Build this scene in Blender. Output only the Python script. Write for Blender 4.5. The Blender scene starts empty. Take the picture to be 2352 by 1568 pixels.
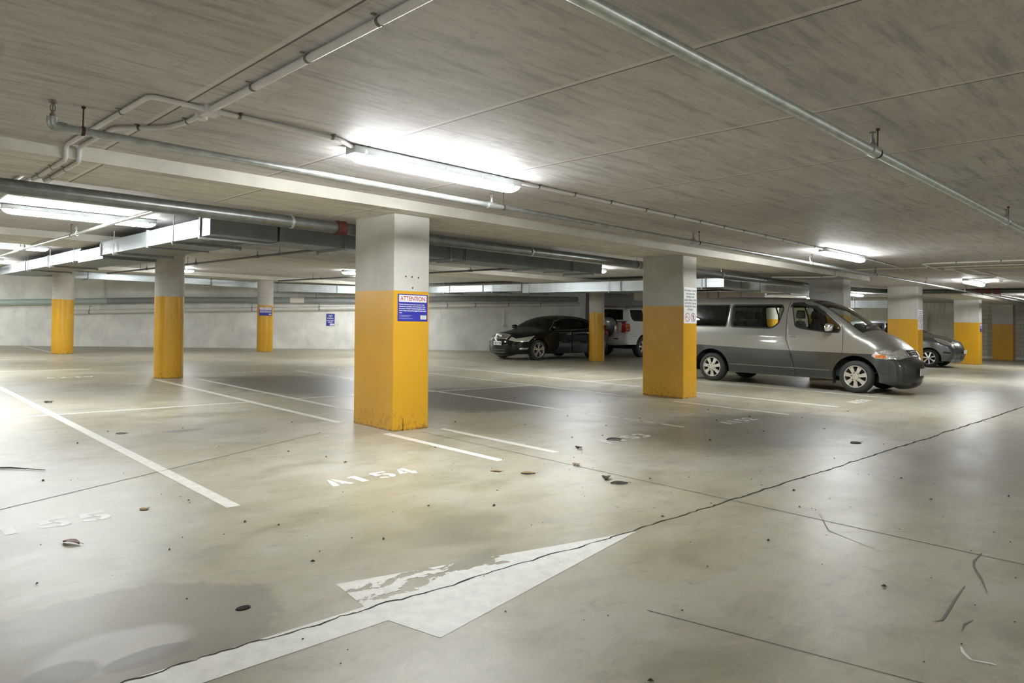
import bpy, bmesh, math, random
import numpy as np
from mathutils import Vector, Matrix
from mathutils.geometry import delaunay_2d_cdt

# ------------------------------------------------------------------ camera, world, exposure
SC = bpy.context.scene
COL = SC.collection
cam_data = bpy.data.cameras.new('camera')
cam = bpy.data.objects.new('camera', cam_data)
COL.objects.link(cam)
cam_data.sensor_fit = 'HORIZONTAL'
cam_data.sensor_width = 36.0
cam_data.lens = 1601.97 / 2352 * 36.0
cam_data.shift_y = -(784 - 712) / 2352
cam_data.clip_start = 0.05
cam_data.clip_end = 200
_r = Vector((0.71791291, -0.69575697, 0.02287559))
_u = Vector((-0.02633482, 0.00569333, 0.99963697))
_f = Vector((0.69563463, 0.7182547, 0.01423532))
cam.matrix_world = Matrix(((_r.x, _u.x, -_f.x, 0), (_r.y, _u.y, -_f.y, 0), (_r.z, _u.z, -_f.z, 1.27408), (0, 0, 0, 1)))
SC.camera = cam
world = bpy.data.worlds.new('world')
SC.world = world
world.use_nodes = True
world.node_tree.nodes['Background'].inputs[0].default_value = (0.9, 0.95, 1.0, 1)
world.node_tree.nodes['Background'].inputs[1].default_value = 0.02
SC.view_settings.view_transform = 'Standard'
SC.view_settings.look = 'None'
SC.view_settings.gamma = 1.0
SC.view_settings.use_curve_mapping = False
SC.view_settings.exposure = 2.62
SC.cycles.diffuse_bounces = 6          # a closed concrete room lives on bounced light
SC.cycles.max_bounces = 10
SC.cycles.glossy_bounces = 4
SC.cycles.use_adaptive_sampling = True
SC.cycles.adaptive_threshold = 0.03
SC.cycles.caustics_reflective = False
SC.cycles.caustics_refractive = False
LAMP_POWER = 22.0                      # emission strength of the fluorescent diffusers
LAMP_COLOR = (0.96, 0.985, 1.0)

H = 2.45        # soffit of the band beams
HC = 2.561      # ceiling between the beams
LX, LY = -0.007, 0.017   # the slab falls slightly to the drains, so plumb pillars stand a little askew to it
random.seed(7)

# ------------------------------------------------------------------ node helpers
def new_mat(name):
    m = bpy.data.materials.new(name)
    m.use_nodes = True
    nt = m.node_tree
    return m, nt, nt.nodes['Principled BSDF']

def node(nt, typ, **kw):
    n = nt.nodes.new(typ)
    for k, v in kw.items():
        if k == 'op':
            n.operation = v
        elif k == 'blend':
            n.blend_type = v
        else:
            setattr(n, k, v)
    return n

def setin(nt, sock, v):
    if hasattr(v, 'is_output'):
        nt.links.new(v, sock)
    else:
        sock.default_value = v

def mth(nt, op, a, b=0.0, c=0.0, clamp=False):
    n = nt.nodes.new('ShaderNodeMath')
    n.operation = op
    n.use_clamp = clamp
    setin(nt, n.inputs[0], a); setin(nt, n.inputs[1], b)
    if op in ('MULTIPLY_ADD', 'SMOOTH_MIN'):
        setin(nt, n.inputs[2], c)
    return n.outputs[0]

def mix(nt, f, a, b, blend='MIX'):
    n = nt.nodes.new('ShaderNodeMix')
    n.data_type = 'RGBA'
    n.blend_type = blend
    n.clamp_factor = True
    setin(nt, n.inputs[0], f)
    setin(nt, n.inputs[6], a if hasattr(a, 'is_output') else (*a, 1))
    setin(nt, n.inputs[7], b if hasattr(b, 'is_output') else (*b, 1))
    return n.outputs[2]

def ramp(nt, f, stops):
    n = nt.nodes.new('ShaderNodeValToRGB')
    e = n.color_ramp.elements
    while len(e) < len(stops):
        e.new(0.5)
    for el, (p, c) in zip(e, stops):
        el.position = p
        el.color = (*c, 1) if len(c) == 3 else c
    setin(nt, n.inputs[0], f)
    return n.outputs[0]

def smooth(nt, x, lo, hi):
    n = nt.nodes.new('ShaderNodeMapRange')
    n.interpolation_type = 'SMOOTHSTEP'
    setin(nt, n.inputs[0], x)
    n.inputs[1].default_value = lo; n.inputs[2].default_value = hi
    return n.outputs[0]

def world_pos(nt):
    g = nt.nodes.new('ShaderNodeNewGeometry')
    return g.outputs['Position']

def mapping(nt, v, scale=(1, 1, 1), rot=(0, 0, 0), loc=(0, 0, 0)):
    n = nt.nodes.new('ShaderNodeMapping')
    nt.links.new(v, n.inputs[0])
    n.inputs[1].default_value = loc; n.inputs[2].default_value = rot; n.inputs[3].default_value = scale
    return n.outputs[0]

def noise(nt, v, scale, detail=4, rough=0.55, dist=0.0):
    n = nt.nodes.new('ShaderNodeTexNoise')
    nt.links.new(v, n.inputs['Vector'])
    n.inputs['Scale'].default_value = scale; n.inputs['Detail'].default_value = detail
    n.inputs['Roughness'].default_value = rough; n.inputs['Distortion'].default_value = dist
    return n.outputs[0]

def bump(nt, h, strength, dist=0.01):
    n = nt.nodes.new('ShaderNodeBump')
    n.inputs['Strength'].default_value = strength; n.inputs['Distance'].default_value = dist
    nt.links.new(h, n.inputs['Height'])
    return n.outputs[0]

def plain(name, col, rough=0.5, metal=0.0, spec=0.5, vary=0.08, scale=6.0, coat=0.0, rvary=0.1, obj=False, alpha=1.0):
    """a paint/metal/plastic with a little procedural variation"""
    m, nt, b = new_mat(name)
    if obj:
        tc = nt.nodes.new('ShaderNodeTexCoord'); p = tc.outputs['Object']
    else:
        p = world_pos(nt)
    n = noise(nt, p, scale, 4)
    lo = tuple(max(0, c * (1 - vary)) for c in col); hi = tuple(c * (1 + vary) for c in col)
    nt.links.new(ramp(nt, n, [(0.3, lo), (0.7, hi)]), b.inputs['Base Color'])
    r = nt.nodes.new('ShaderNodeMapRange')
    nt.links.new(n, r.inputs[0]); r.inputs[3].default_value = max(0.02, rough - rvary * rough); r.inputs[4].default_value = min(1, rough + rvary * rough)
    nt.links.new(r.outputs[0], b.inputs['Roughness'])
    b.inputs['Metallic'].default_value = metal
    b.inputs['Specular IOR Level'].default_value = spec
    b.inputs['Coat Weight'].default_value = coat
    b.inputs['Coat Roughness'].default_value = 0.04
    return m

def glass(name, tint, gloss=1.0, through=0.5):
    m, nt, b = new_mat(name)
    nt.nodes.remove(b)
    out = nt.nodes['Material Output']
    tr = nt.nodes.new('ShaderNodeBsdfTransparent')
    tr.inputs[0].default_value = (*[through * t for t in tint], 1)
    gl = nt.nodes.new('ShaderNodeBsdfGlossy'); gl.inputs['Roughness'].default_value = 0.02
    gl.inputs[0].default_value = (gloss, gloss, gloss, 1)
    fr = nt.nodes.new('ShaderNodeFresnel'); fr.inputs[0].default_value = 1.5
    mx = nt.nodes.new('ShaderNodeMixShader')
    nt.links.new(fr.outputs[0], mx.inputs[0]); nt.links.new(tr.outputs[0], mx.inputs[1]); nt.links.new(gl.outputs[0], mx.inputs[2])
    nt.links.new(mx.outputs[0], out.inputs[0])
    return m

M = {}
# ---- floor: sealed concrete, worn, stained, fairly glossy
def floor_mat():
    m, nt, b = new_mat('floor_concrete')
    p = world_pos(nt)
    n1 = noise(nt, p, 0.42, 5, 0.6, 0.3)
    n2 = noise(nt, mapping(nt, p, (1.0, 1.7, 1), (0, 0, 0.25)), 1.25, 8, 0.62, 0.6)
    n3 = noise(nt, mapping(nt, p, (1.2, 5.0, 1), (0, 0, -0.6)), 7.0, 6, 0.72, 0.3)
    n4 = noise(nt, p, 45.0, 4, 0.7)
    n5 = noise(nt, mapping(nt, p, (1, 1.5, 1), (0, 0, 0.4)), 5.0, 9, 0.72, 0.5)
    n6 = noise(nt, mapping(nt, p, (2.2, 16.0, 1), (0, 0, 0.9), (3, 1, 0)), 4.0, 6, 0.75, 0.4)
    col = ramp(nt, n1, [(0.30, (0.355, 0.325, 0.200)), (0.48, (0.400, 0.374, 0.265)), (0.64, (0.450, 0.432, 0.355))])
    col = mix(nt, mth(nt, 'MULTIPLY', smooth(nt, n2, 0.45, 0.75), 0.7), col, (0.47, 0.458, 0.405))
    col = mix(nt, mth(nt, 'MULTIPLY', smooth(nt, n2, 0.54, 0.28), 0.50), col, (0.190, 0.178, 0.130))
    col = mix(nt, mth(nt, 'MULTIPLY', smooth(nt, n3, 0.55, 0.85), 0.30), col, (0.24, 0.225, 0.18))
    col = mix(nt, mth(nt, 'MULTIPLY', smooth(nt, n5, 0.50, 0.70), 0.50), col, (0.235, 0.218, 0.160))
    col = mix(nt, mth(nt, 'MULTIPLY', smooth(nt, n5, 0.46, 0.30), 0.45), col, (0.52, 0.505, 0.44))
    col = mix(nt, mth(nt, 'MULTIPLY', smooth(nt, n6, 0.60, 0.74), 0.40), col, (0.19, 0.178, 0.135))
    col = mix(nt, mth(nt, 'MULTIPLY', smooth(nt, n4, 0.58, 0.76), 0.45), col, (0.19, 0.18, 0.14))
    # blotches with a shape of their own: oil and tyre dirt, and one patch of painted lamp glare
    wob = noise(nt, p, 1.8, 6, 0.65)
    wob2 = noise(nt, mapping(nt, p, (1, 1, 1), (0, 0, 0), (7, 3, 0)), 1.8, 6, 0.65)
    sep = nt.nodes.new('ShaderNodeSeparateXYZ'); nt.links.new(p, sep.inputs[0])
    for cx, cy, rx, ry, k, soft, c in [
            (1.00, 5.20, 0.80, 1.60, 0.35, 0.6, (0.54, 0.55, 0.52)),  # lamp glare put into the floor colour as a pale patch
            (0.85, 3.02, 0.62, 0.50, 0.62, 0.10, (0.235, 0.215, 0.180)),
            (0.80, 2.93, 0.26, 0.16, 0.80, 0.40, (0.50, 0.49, 0.45)),
            (0.86, 2.78, 0.16, 0.07, 0.75, 0.25, (0.22, 0.20, 0.175)),
            (0.60, 2.85, 0.12, 0.10, 0.70, 0.3, (0.22, 0.20, 0.175)),
            (2.74, 7.86, 0.20, 0.08, 0.75, 1.0, (0.11, 0.10, 0.09)),
            (8.0, 8.4, 2.3, 1.5, 0.80, 0.4, (0.130, 0.118, 0.098)),
            (6.2, 11.8, 1.3, 2.3, 0.78, 0.4, (0.145, 0.132, 0.110)),
            (3.0, 7.5, 0.8, 0.9, 0.32, 0.6, (0.30, 0.29, 0.25)),
            (8.2, 4.1, 2.0, 1.1, 0.70, 0.5, (0.140, 0.132, 0.095)),
            (12.8, 5.6, 1.6, 2.0, 0.45, 0.7, (0.20, 0.185, 0.13)),
            (9.0, 1.6, 3.5, 0.7, 0.5, 0.8, (0.19, 0.172, 0.130)),
            (3.1, 12.2, 0.8, 1.6, 0.40, 0.6, (0.27, 0.26, 0.22)),
            (15.2, 6.6, 1.1, 2.2, 0.45, 0.5, (0.235, 0.215, 0.16)),
            (2.3, 3.3, 0.6, 0.5, 0.30, 0.8, (0.31, 0.295, 0.21)),
            (20.0, 2.6, 5.0, 0.6, 0.30, 0.8, (0.30, 0.28, 0.21))]:
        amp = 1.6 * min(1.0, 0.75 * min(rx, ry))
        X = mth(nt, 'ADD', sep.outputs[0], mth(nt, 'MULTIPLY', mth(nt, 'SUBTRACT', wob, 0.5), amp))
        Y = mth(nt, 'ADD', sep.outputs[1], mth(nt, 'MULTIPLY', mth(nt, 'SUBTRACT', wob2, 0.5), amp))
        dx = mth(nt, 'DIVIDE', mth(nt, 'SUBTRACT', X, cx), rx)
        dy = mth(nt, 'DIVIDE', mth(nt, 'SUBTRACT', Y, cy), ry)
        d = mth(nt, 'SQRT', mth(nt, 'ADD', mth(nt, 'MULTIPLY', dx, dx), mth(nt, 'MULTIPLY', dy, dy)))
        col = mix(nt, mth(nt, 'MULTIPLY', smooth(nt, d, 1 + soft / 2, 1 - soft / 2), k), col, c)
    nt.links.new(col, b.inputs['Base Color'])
    r = nt.nodes.new('ShaderNodeMapRange')
    nt.links.new(mth(nt, 'ADD', mth(nt, 'MULTIPLY', n2, 0.6), mth(nt, 'MULTIPLY', n1, 0.4)), r.inputs[0])
    r.inputs[1].default_value = 0.3; r.inputs[2].default_value = 0.7
    r.inputs[3].default_value = 0.34; r.inputs[4].default_value = 0.50
    nt.links.new(r.outputs[0], b.inputs['Roughness'])
    b.inputs['Specular IOR Level'].default_value = 0.6
    nt.links.new(bump(nt, noise(nt, p, 9.0, 4, 0.6), 0.10, 0.01), b.inputs['Normal'])
    return m
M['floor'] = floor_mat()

# ---- ceiling: board-marked concrete, joints every 1.35 m across the aisle
def ceiling_mat(name, tone, joints=True):
    m, nt, b = new_mat(name)
    p = world_pos(nt)
    sep = nt.nodes.new('ShaderNodeSeparateXYZ'); nt.links.new(p, sep.inputs[0])
    n1 = noise(nt, p, 0.55, 4, 0.6)
    n2 = noise(nt, mapping(nt, p, (1.0, 9.0, 1), (0, 0, 0.05)), 1.5, 6, 0.7, 0.25)
    n3 = noise(nt, p, 22.0, 5, 0.75)
    n4 = noise(nt, mapping(nt, p, (5.5, 1.2, 1), (0, 0, 0.5)), 1.1, 5, 0.65, 0.9)
    T = lambda k, dr=0.0: tuple(max(0, c * k + dr * e) for c, e in zip(tone, (0.03, 0.0, -0.02)))
    col = ramp(nt, n1, [(0.32, T(0.86, 0.4)), (0.62, T(1.10))])
    col = mix(nt, mth(nt, 'MULTIPLY', smooth(nt, n2, 0.46, 0.70), 0.75), col, T(0.55))
    col = mix(nt, mth(nt, 'MULTIPLY', smooth(nt, n2, 0.48, 0.25), 0.5), col, T(1.25))
    col = mix(nt, mth(nt, 'MULTIPLY', smooth(nt, n4, 0.60, 0.74), 0.45), col, T(0.56))
    n5 = noise(nt, mapping(nt, p, (1.0, 2.0, 1)), 5.5, 6, 0.7, 0.2)
    col = mix(nt, mth(nt, 'MULTIPLY', smooth(nt, n5, 0.50, 0.72), 0.5), col, T(0.62))
    col = mix(nt, mth(nt, 'MULTIPLY', smooth(nt, n3, 0.54, 0.74), 0.6), col, T(0.50))
    if joints:
        q = mth(nt, 'FRACT', mth(nt, 'DIVIDE', mth(nt, 'SUBTRACT', sep.outputs[0], 1.507 - 1.345 / 2), 1.345))
        d = mth(nt, 'MULTIPLY', mth(nt, 'SUBTRACT', q, 0.5), 1.345)
        pale = mth(nt, 'MULTIPLY', smooth(nt, mth(nt, 'ABSOLUTE', mth(nt, 'ADD', d, 0.016)), 0.024, 0.014), 0.5)
        col = mix(nt, pale, col, T(1.35, 0.8))
        dark = smooth(nt, mth(nt, 'ABSOLUTE', mth(nt, 'SUBTRACT', d, 0.004)), 0.0085, 0.0035)
        col = mix(nt, dark, col, T(0.22))
    nt.links.new(col, b.inputs['Base Color'])
    b.inputs['Roughness'].default_value = 0.62
    b.inputs['Specular IOR Level'].default_value = 0.35
    nt.links.new(bump(nt, n3, 0.12, 0.004), b.inputs['Normal'])
    return m
M['ceiling'] = ceiling_mat('ceiling_concrete', (0.575, 0.555, 0.550))
M['soffit'] = ceiling_mat('soffit_concrete', (0.72, 0.69, 0.63))

def concrete_mat(name, tone, streak=(9, 9, 0.6), amount=0.5, dark=0.45, spec=0.35, rough=0.65):
    m, nt, b = new_mat(name)
    p = world_pos(nt)
    n1 = noise(nt, p, 1.1, 5, 0.6, 0.4)
    n2 = noise(nt, mapping(nt, p, streak), 1.3, 5, 0.65)
    n3 = noise(nt, p, 26.0, 4, 0.7)
    T = lambda k: tuple(c * k for c in tone)
    col = ramp(nt, n1, [(0.3, T(0.84)), (0.65, T(1.12))])
    col = mix(nt, mth(nt, 'MULTIPLY', smooth(nt, n2, 0.5, 0.8), amount), col, T(dark))
    col = mix(nt, mth(nt, 'MULTIPLY', smooth(nt, n3, 0.6, 0.8), 0.25), col, T(0.6))
    nt.links.new(col, b.inputs['Base Color'])
    b.inputs['Roughness'].default_value = rough
    b.inputs['Specular IOR Level'].default_value = spec
    nt.links.new(bump(nt, n3, 0.1, 0.004), b.inputs['Normal'])
    return m
M['pillar'] = concrete_mat('pillar_concrete', (0.53, 0.52, 0.475), (10, 10, 0.5), 0.35, 0.62)
M['column'] = concrete_mat('column_concrete', (0.50, 0.48, 0.44), (2, 2, 9), 0.55, 0.5)
M['beam'] = concrete_mat('beam_concrete', (0.60, 0.58, 0.51), (1.5, 6, 6), 0.30, 0.6)
M['wall'] = concrete_mat('wall_concrete', (0.84, 0.835, 0.79), (2.2, 2.2, 0.8), 0.4, 0.6)
M['wall_stained'] = concrete_mat('wall_concrete_stained', (0.58, 0.565, 0.48), (5, 5, 0.25), 0.85, 0.33)

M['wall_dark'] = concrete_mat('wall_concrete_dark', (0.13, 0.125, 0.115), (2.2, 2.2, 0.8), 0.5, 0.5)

def block_mat():
    m, nt, b = new_mat('concrete_blockwork')
    p = world_pos(nt)
    sep = nt.nodes.new('ShaderNodeSeparateXYZ'); nt.links.new(p, sep.inputs[0])
    cmb = nt.nodes.new('ShaderNodeCombineXYZ')
    nt.links.new(mth(nt, 'ADD', sep.outputs[0], sep.outputs[1]), cmb.inputs[0]); nt.links.new(sep.outputs[2], cmb.inputs[1])
    br = nt.nodes.new('ShaderNodeTexBrick')
    nt.links.new(cmb.outputs[0], br.inputs['Vector'])
    br.inputs['Scale'].default_value = 1.0
    br.inputs['Brick Width'].default_value = 0.4; br.inputs['Row Height'].default_value = 0.2
    br.inputs['Mortar Size'].default_value = 0.011; br.inputs['Mortar Smooth'].default_value = 0.2
    br.inputs['Color1'].default_value = (0.60, 0.58, 0.50, 1); br.inputs['Color2'].default_value = (0.66, 0.64, 0.555, 1)
    br.inputs['Mortar'].default_value = (0.36, 0.34, 0.28, 1)
    n = noise(nt, p, 9, 5, 0.6)
    nt.links.new(mix(nt, mth(nt, 'MULTIPLY', smooth(nt, n, 0.5, 0.8), 0.35), br.outputs[0], (0.42, 0.40, 0.34)), b.inputs['Base Color'])
    b.inputs['Roughness'].default_value = 0.8
    return m
M['block'] = block_mat()

def yellow_mat():
    m, nt, b = new_mat('yellow_column_paint')
    p = world_pos(nt)
    sep = nt.nodes.new('ShaderNodeSeparateXYZ'); nt.links.new(p, sep.inputs[0])
    n1 = noise(nt, p, 1.5, 4)
    n2 = noise(nt, mapping(nt, p, (10, 10, 6)), 3.0, 7, 0.75)
    col = ramp(nt, n1, [(0.3, (0.60, 0.315, 0.016)), (0.7, (0.68, 0.370, 0.020))])
    low = mth(nt, 'MULTIPLY', smooth(nt, sep.outputs[2], 0.42, -0.05), smooth(nt, n2, 0.50, 0.66))
    col = mix(nt, mth(nt, 'MULTIPLY', low, 0.75), col, (0.16, 0.10, 0.02))      # scuffs where wheels and mops reach
    base = mth(nt, 'MULTIPLY', smooth(nt, sep.outputs[2], 0.030, 0.008), smooth(nt, n2, 0.36, 0.52))
    col = mix(nt, mth(nt, 'MULTIPLY', base, 0.75), col, (0.12, 0.09, 0.05))
    n3 = noise(nt, p, 30, 3, 0.6)
    col = mix(nt, mth(nt, 'MULTIPLY', smooth(nt, n3, 0.70, 0.76), 0.5), col, (0.25, 0.15, 0.03))
    nt.links.new(col, b.inputs['Base Color'])
    b.inputs['Roughness'].default_value = 0.28
    b.inputs['Specular IOR Level'].default_value = 0.5
    return m
M['yellow'] = yellow_mat()

def worn_paint(name, col, wear=0.5, edge=0.06, scale=7.0, stretch=(1, 1, 1)):
    """road paint with flakes missing down to the concrete"""
    m, nt, b = new_mat(name)
    out = nt.nodes['Material Output']
    p = world_pos(nt)
    n = noise(nt, mapping(nt, p, stretch), scale, 7, 0.68, 0.25)
    n2 = noise(nt, p, 1.6, 3)
    tr = nt.nodes.new('ShaderNodeBsdfTransparent')
    mx = nt.nodes.new('ShaderNodeMixShader')
    f = smooth(nt, mth(nt, 'ADD', n, mth(nt, 'MULTIPLY', mth(nt, 'SUBTRACT', n2, 0.5), 0.5)), wear, wear + edge)
    nt.links.new(f, mx.inputs[0]); nt.links.new(b.outputs[0], mx.inputs[1]); nt.links.new(tr.outputs[0], mx.inputs[2])
    nt.links.new(mx.outputs[0], out.inputs[0])
    n3 = noise(nt, p, 12, 5, 0.7)
    lo = tuple(c * 0.86 for c in col)
    nt.links.new(ramp(nt, n3, [(0.35, lo), (0.6, col)]), b.inputs['Base Color'])
    b.inputs['Roughness'].default_value = 0.45
    return m
M['line'] = worn_paint('line_paint', (0.80, 0.79, 0.72), 0.72, 0.10, 9.0)
M['line_faded'] = worn_paint('line_paint_faded', (0.62, 0.60, 0.51), 0.54, 0.16, 7.0)
M['line_fresh'] = worn_paint('line_paint_fresh', (0.83, 0.82, 0.75), 0.74, 0.05, 8.0)
M['number'] = worn_paint('number_paint', (0.85, 0.845, 0.79), 0.80, 0.05, 8.0)
M['number_faded'] = worn_paint('number_paint_faded', (0.78, 0.78, 0.72), 0.64, 0.12, 12.0)
def arrow_paint():
    m = worn_paint('arrow_paint', (0.84, 0.835, 0.78), 0.80, 0.02, 5.0, (1.0, 2.6, 1))
    nt = m.node_tree
    mx = [n for n in nt.nodes if n.type == 'MIX_SHADER'][0]
    p = world_pos(nt)
    sep = nt.nodes.new('ShaderNodeSeparateXYZ'); nt.links.new(p, sep.inputs[0])
    # the far barb has flaked most
    n = noise(nt, mapping(nt, p, (1.0, 2.2, 1)), 4.2, 8, 0.66, 0.3)
    band = mth(nt, 'MULTIPLY', smooth(nt, mth(nt, 'ABSOLUTE', mth(nt, 'SUBTRACT', sep.outputs[1], 2.76)), 0.16, 0.06),
               smooth(nt, mth(nt, 'ABSOLUTE', mth(nt, 'SUBTRACT', sep.outputs[0], 2.15)), 0.75, 0.25))
    g = smooth(nt, mth(nt, 'ADD', n, mth(nt, 'MULTIPLY', band, 0.15)), 0.645, 0.66)
    old = mx.inputs[0].links[0].from_socket
    nt.links.new(mth(nt, 'MAXIMUM', old, mth(nt, 'MULTIPLY', g, smooth(nt, band, 0.0, 0.3))), mx.inputs[0])
    return m
M['arrow'] = arrow_paint()

M['galv'] = plain('galvanised_steel', (0.56, 0.60, 0.57), 0.38, 0.75, vary=0.18, scale=14)
M['steel_mid'] = plain('grey_steel_pipe', (0.40, 0.42, 0.41), 0.36, 0.75, vary=0.2, scale=12)
M['steel_pipe'] = plain('dull_steel_pipe', (0.24, 0.25, 0.245), 0.34, 0.75, vary=0.2, scale=9)
M['dark_pipe'] = plain('dark_painted_pipe', (0.085, 0.088, 0.085), 0.4, 0.5, vary=0.25, scale=9)
M['rust'] = plain('rusted_rod', (0.075, 0.042, 0.030), 0.8, 0.2, vary=0.4, scale=60)
M['pvc'] = plain('grey_white_pvc', (0.72, 0.70, 0.70), 0.42, vary=0.06)
M['pvc_cream'] = plain('cream_pvc', (0.78, 0.75, 0.66), 0.42, vary=0.06)
M['pvc_dwv'] = plain('white_drain_pvc', (0.76, 0.75, 0.71), 0.35, vary=0.06)
M['pvc_grey'] = plain('grey_drain_pvc', (0.30, 0.32, 0.32), 0.38, vary=0.1)
M['pvc_green'] = plain('pale_green_drain_pvc', (0.46, 0.57, 0.52), 0.38, vary=0.08)
M['clip'] = plain('zinc_clip', (0.20, 0.195, 0.18), 0.45, 0.6, vary=0.2, scale=40)
M['duct'] = plain('sheet_metal_duct', (0.20, 0.225, 0.23), 0.45, 0.35, vary=0.14, scale=3.5, rvary=0.3)  # shaded copy of the duct metal, darkened in its colour
M['duct_lit'] = plain('sheet_metal_duct_lit', (0.55, 0.60, 0.62), 0.34, 0.5, vary=0.12, scale=3.5, rvary=0.3)  # lit copy of the same metal: lamp light put into its colour
M['duct_pink'] = plain('sheet_metal_duct_warm', (0.62, 0.56, 0.52), 0.35, 0.5, vary=0.1, scale=3.5)
M['bracket'] = plain('zinc_bracket', (0.30, 0.32, 0.32), 0.4, 0.7, vary=0.2, scale=20)
M['coupling'] = plain('red_oxide_coupling', (0.10, 0.022, 0.016), 0.6, vary=0.25, scale=20)
M['housing'] = plain('lamp_housing_grey', (0.50, 0.55, 0.54), 0.45, vary=0.04)
M['blue'] = plain('sign_blue', (0.030, 0.036, 0.36), 0.32, vary=0.04)
M['white'] = plain('sign_white', (0.80, 0.80, 0.80), 0.35, vary=0.03)
M['sign_grey'] = plain('sign_pale_grey', (0.60, 0.62, 0.58), 0.35, vary=0.03)
M['red'] = plain('sign_red', (0.42, 0.035, 0.045), 0.4, vary=0.05)
M['ink'] = plain('sign_black', (0.035, 0.04, 0.038), 0.5, vary=0.1)
M['tyre'] = plain('tyre_rubber', (0.030, 0.030, 0.029), 0.75, vary=0.2, scale=25, obj=True)
M['alloy'] = plain('wheel_alloy', (0.66, 0.64, 0.58), 0.30, 0.55, vary=0.06, obj=True)
M['alloy_bright'] = plain('wheel_alloy_bright', (0.78, 0.78, 0.78), 0.2, 0.8, vary=0.06, obj=True)
M['black'] = plain('black_trim', (0.012, 0.012, 0.012), 0.4, vary=0.2)
M['under'] = plain('underbody_black', (0.008, 0.008, 0.008), 0.9, vary=0.3)
M['chrome'] = plain('chrome', (0.85, 0.85, 0.85), 0.1, 1.0, vary=0.03)
M['seat'] = plain('grey_seat_cloth', (0.075, 0.072, 0.070), 0.95, vary=0.2, scale=30)
M['seat_dark'] = plain('dark_seat_cloth', (0.02, 0.02, 0.021), 0.9, vary=0.2, scale=30)
def car_paint(name, col, metal, rough=0.22):
    m = plain(name, col, rough, metal, spec=0.5 if metal else 0.05, vary=0.05, scale=180, coat=0.8, obj=True)
    return m
M['van_silver'] = car_paint('van_silver_paint', (0.29, 0.285, 0.255), 0.6, 0.34)
M['van_dark'] = car_paint('van_charcoal_paint', (0.060, 0.066, 0.062), 0.55, 0.3)
M['car_black'] = car_paint('black_car_paint', (0.006, 0.006, 0.007), 0.0)
M['car_white'] = car_paint('white_car_paint', (0.80, 0.81, 0.82), 0.0)
M['car_grey'] = car_paint('grey_car_paint', (0.20, 0.21, 0.22), 0.75, 0.3)
M['glass_van'] = glass('van_side_glass', (0.97, 1.0, 0.93), 1.0, 0.85)
M['glass_dark'] = glass('dark_tinted_glass', (0.9, 1.0, 0.95), 1.0, 0.10)
M['glass_screen'] = glass('windscreen_glass', (0.92, 1.0, 0.93), 1.0, 0.88)
M['lens'] = plain('headlamp_lens', (0.78, 0.77, 0.72), 0.10, 0.7, vary=0.30, scale=25, coat=1.0)
M['amber'] = plain('amber_lens', (0.62, 0.19, 0.04), 0.15, vary=0.3, scale=30, coat=1.0)
M['tail'] = plain('red_lens', (0.48, 0.025, 0.015), 0.15, vary=0.35, scale=30, coat=1.0)
M['leaf_brown'] = plain('dry_leaf_brown', (0.28, 0.185, 0.085), 0.8, vary=0.3, scale=60)
M['leaf_dark'] = plain('dry_leaf_dark', (0.050, 0.042, 0.026), 0.8, vary=0.4, scale=60)
M['leaf_pink'] = plain('dry_leaf_pink', (0.36, 0.26, 0.24), 0.7, vary=0.3, scale=60)
M['crack'] = plain('crack_dirt', (0.030, 0.027, 0.022), 0.9, vary=0.4, scale=50)
M['joint'] = plain('joint_dirt', (0.10, 0.092, 0.07), 0.9, vary=0.4, scale=30)
M['scuff'] = plain('rubber_scuff', (0.20, 0.188, 0.145), 0.7, vary=0.2, scale=30)
M['paper'] = plain('white_plastic_scrap', (0.80, 0.79, 0.74), 0.5, vary=0.03)
M['oil'] = plain('oil_drop', (0.022, 0.020, 0.022), 0.25, vary=0.2)
M['cover'] = plain('spare_wheel_cover_grey', (0.11, 0.12, 0.125), 0.3, vary=0.08, coat=0.5)
def diffuser_mat():
    m, nt, b = new_mat('lamp_diffuser')
    p = world_pos(nt)
    b.inputs['Base Color'].default_value = (0.9, 0.9, 0.9, 1)
    b.inputs['Emission Color'].default_value = (*LAMP_COLOR, 1)
    b.inputs['Emission Strength'].default_value = LAMP_POWER
    return m
M['diffuser'] = diffuser_mat()

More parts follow.
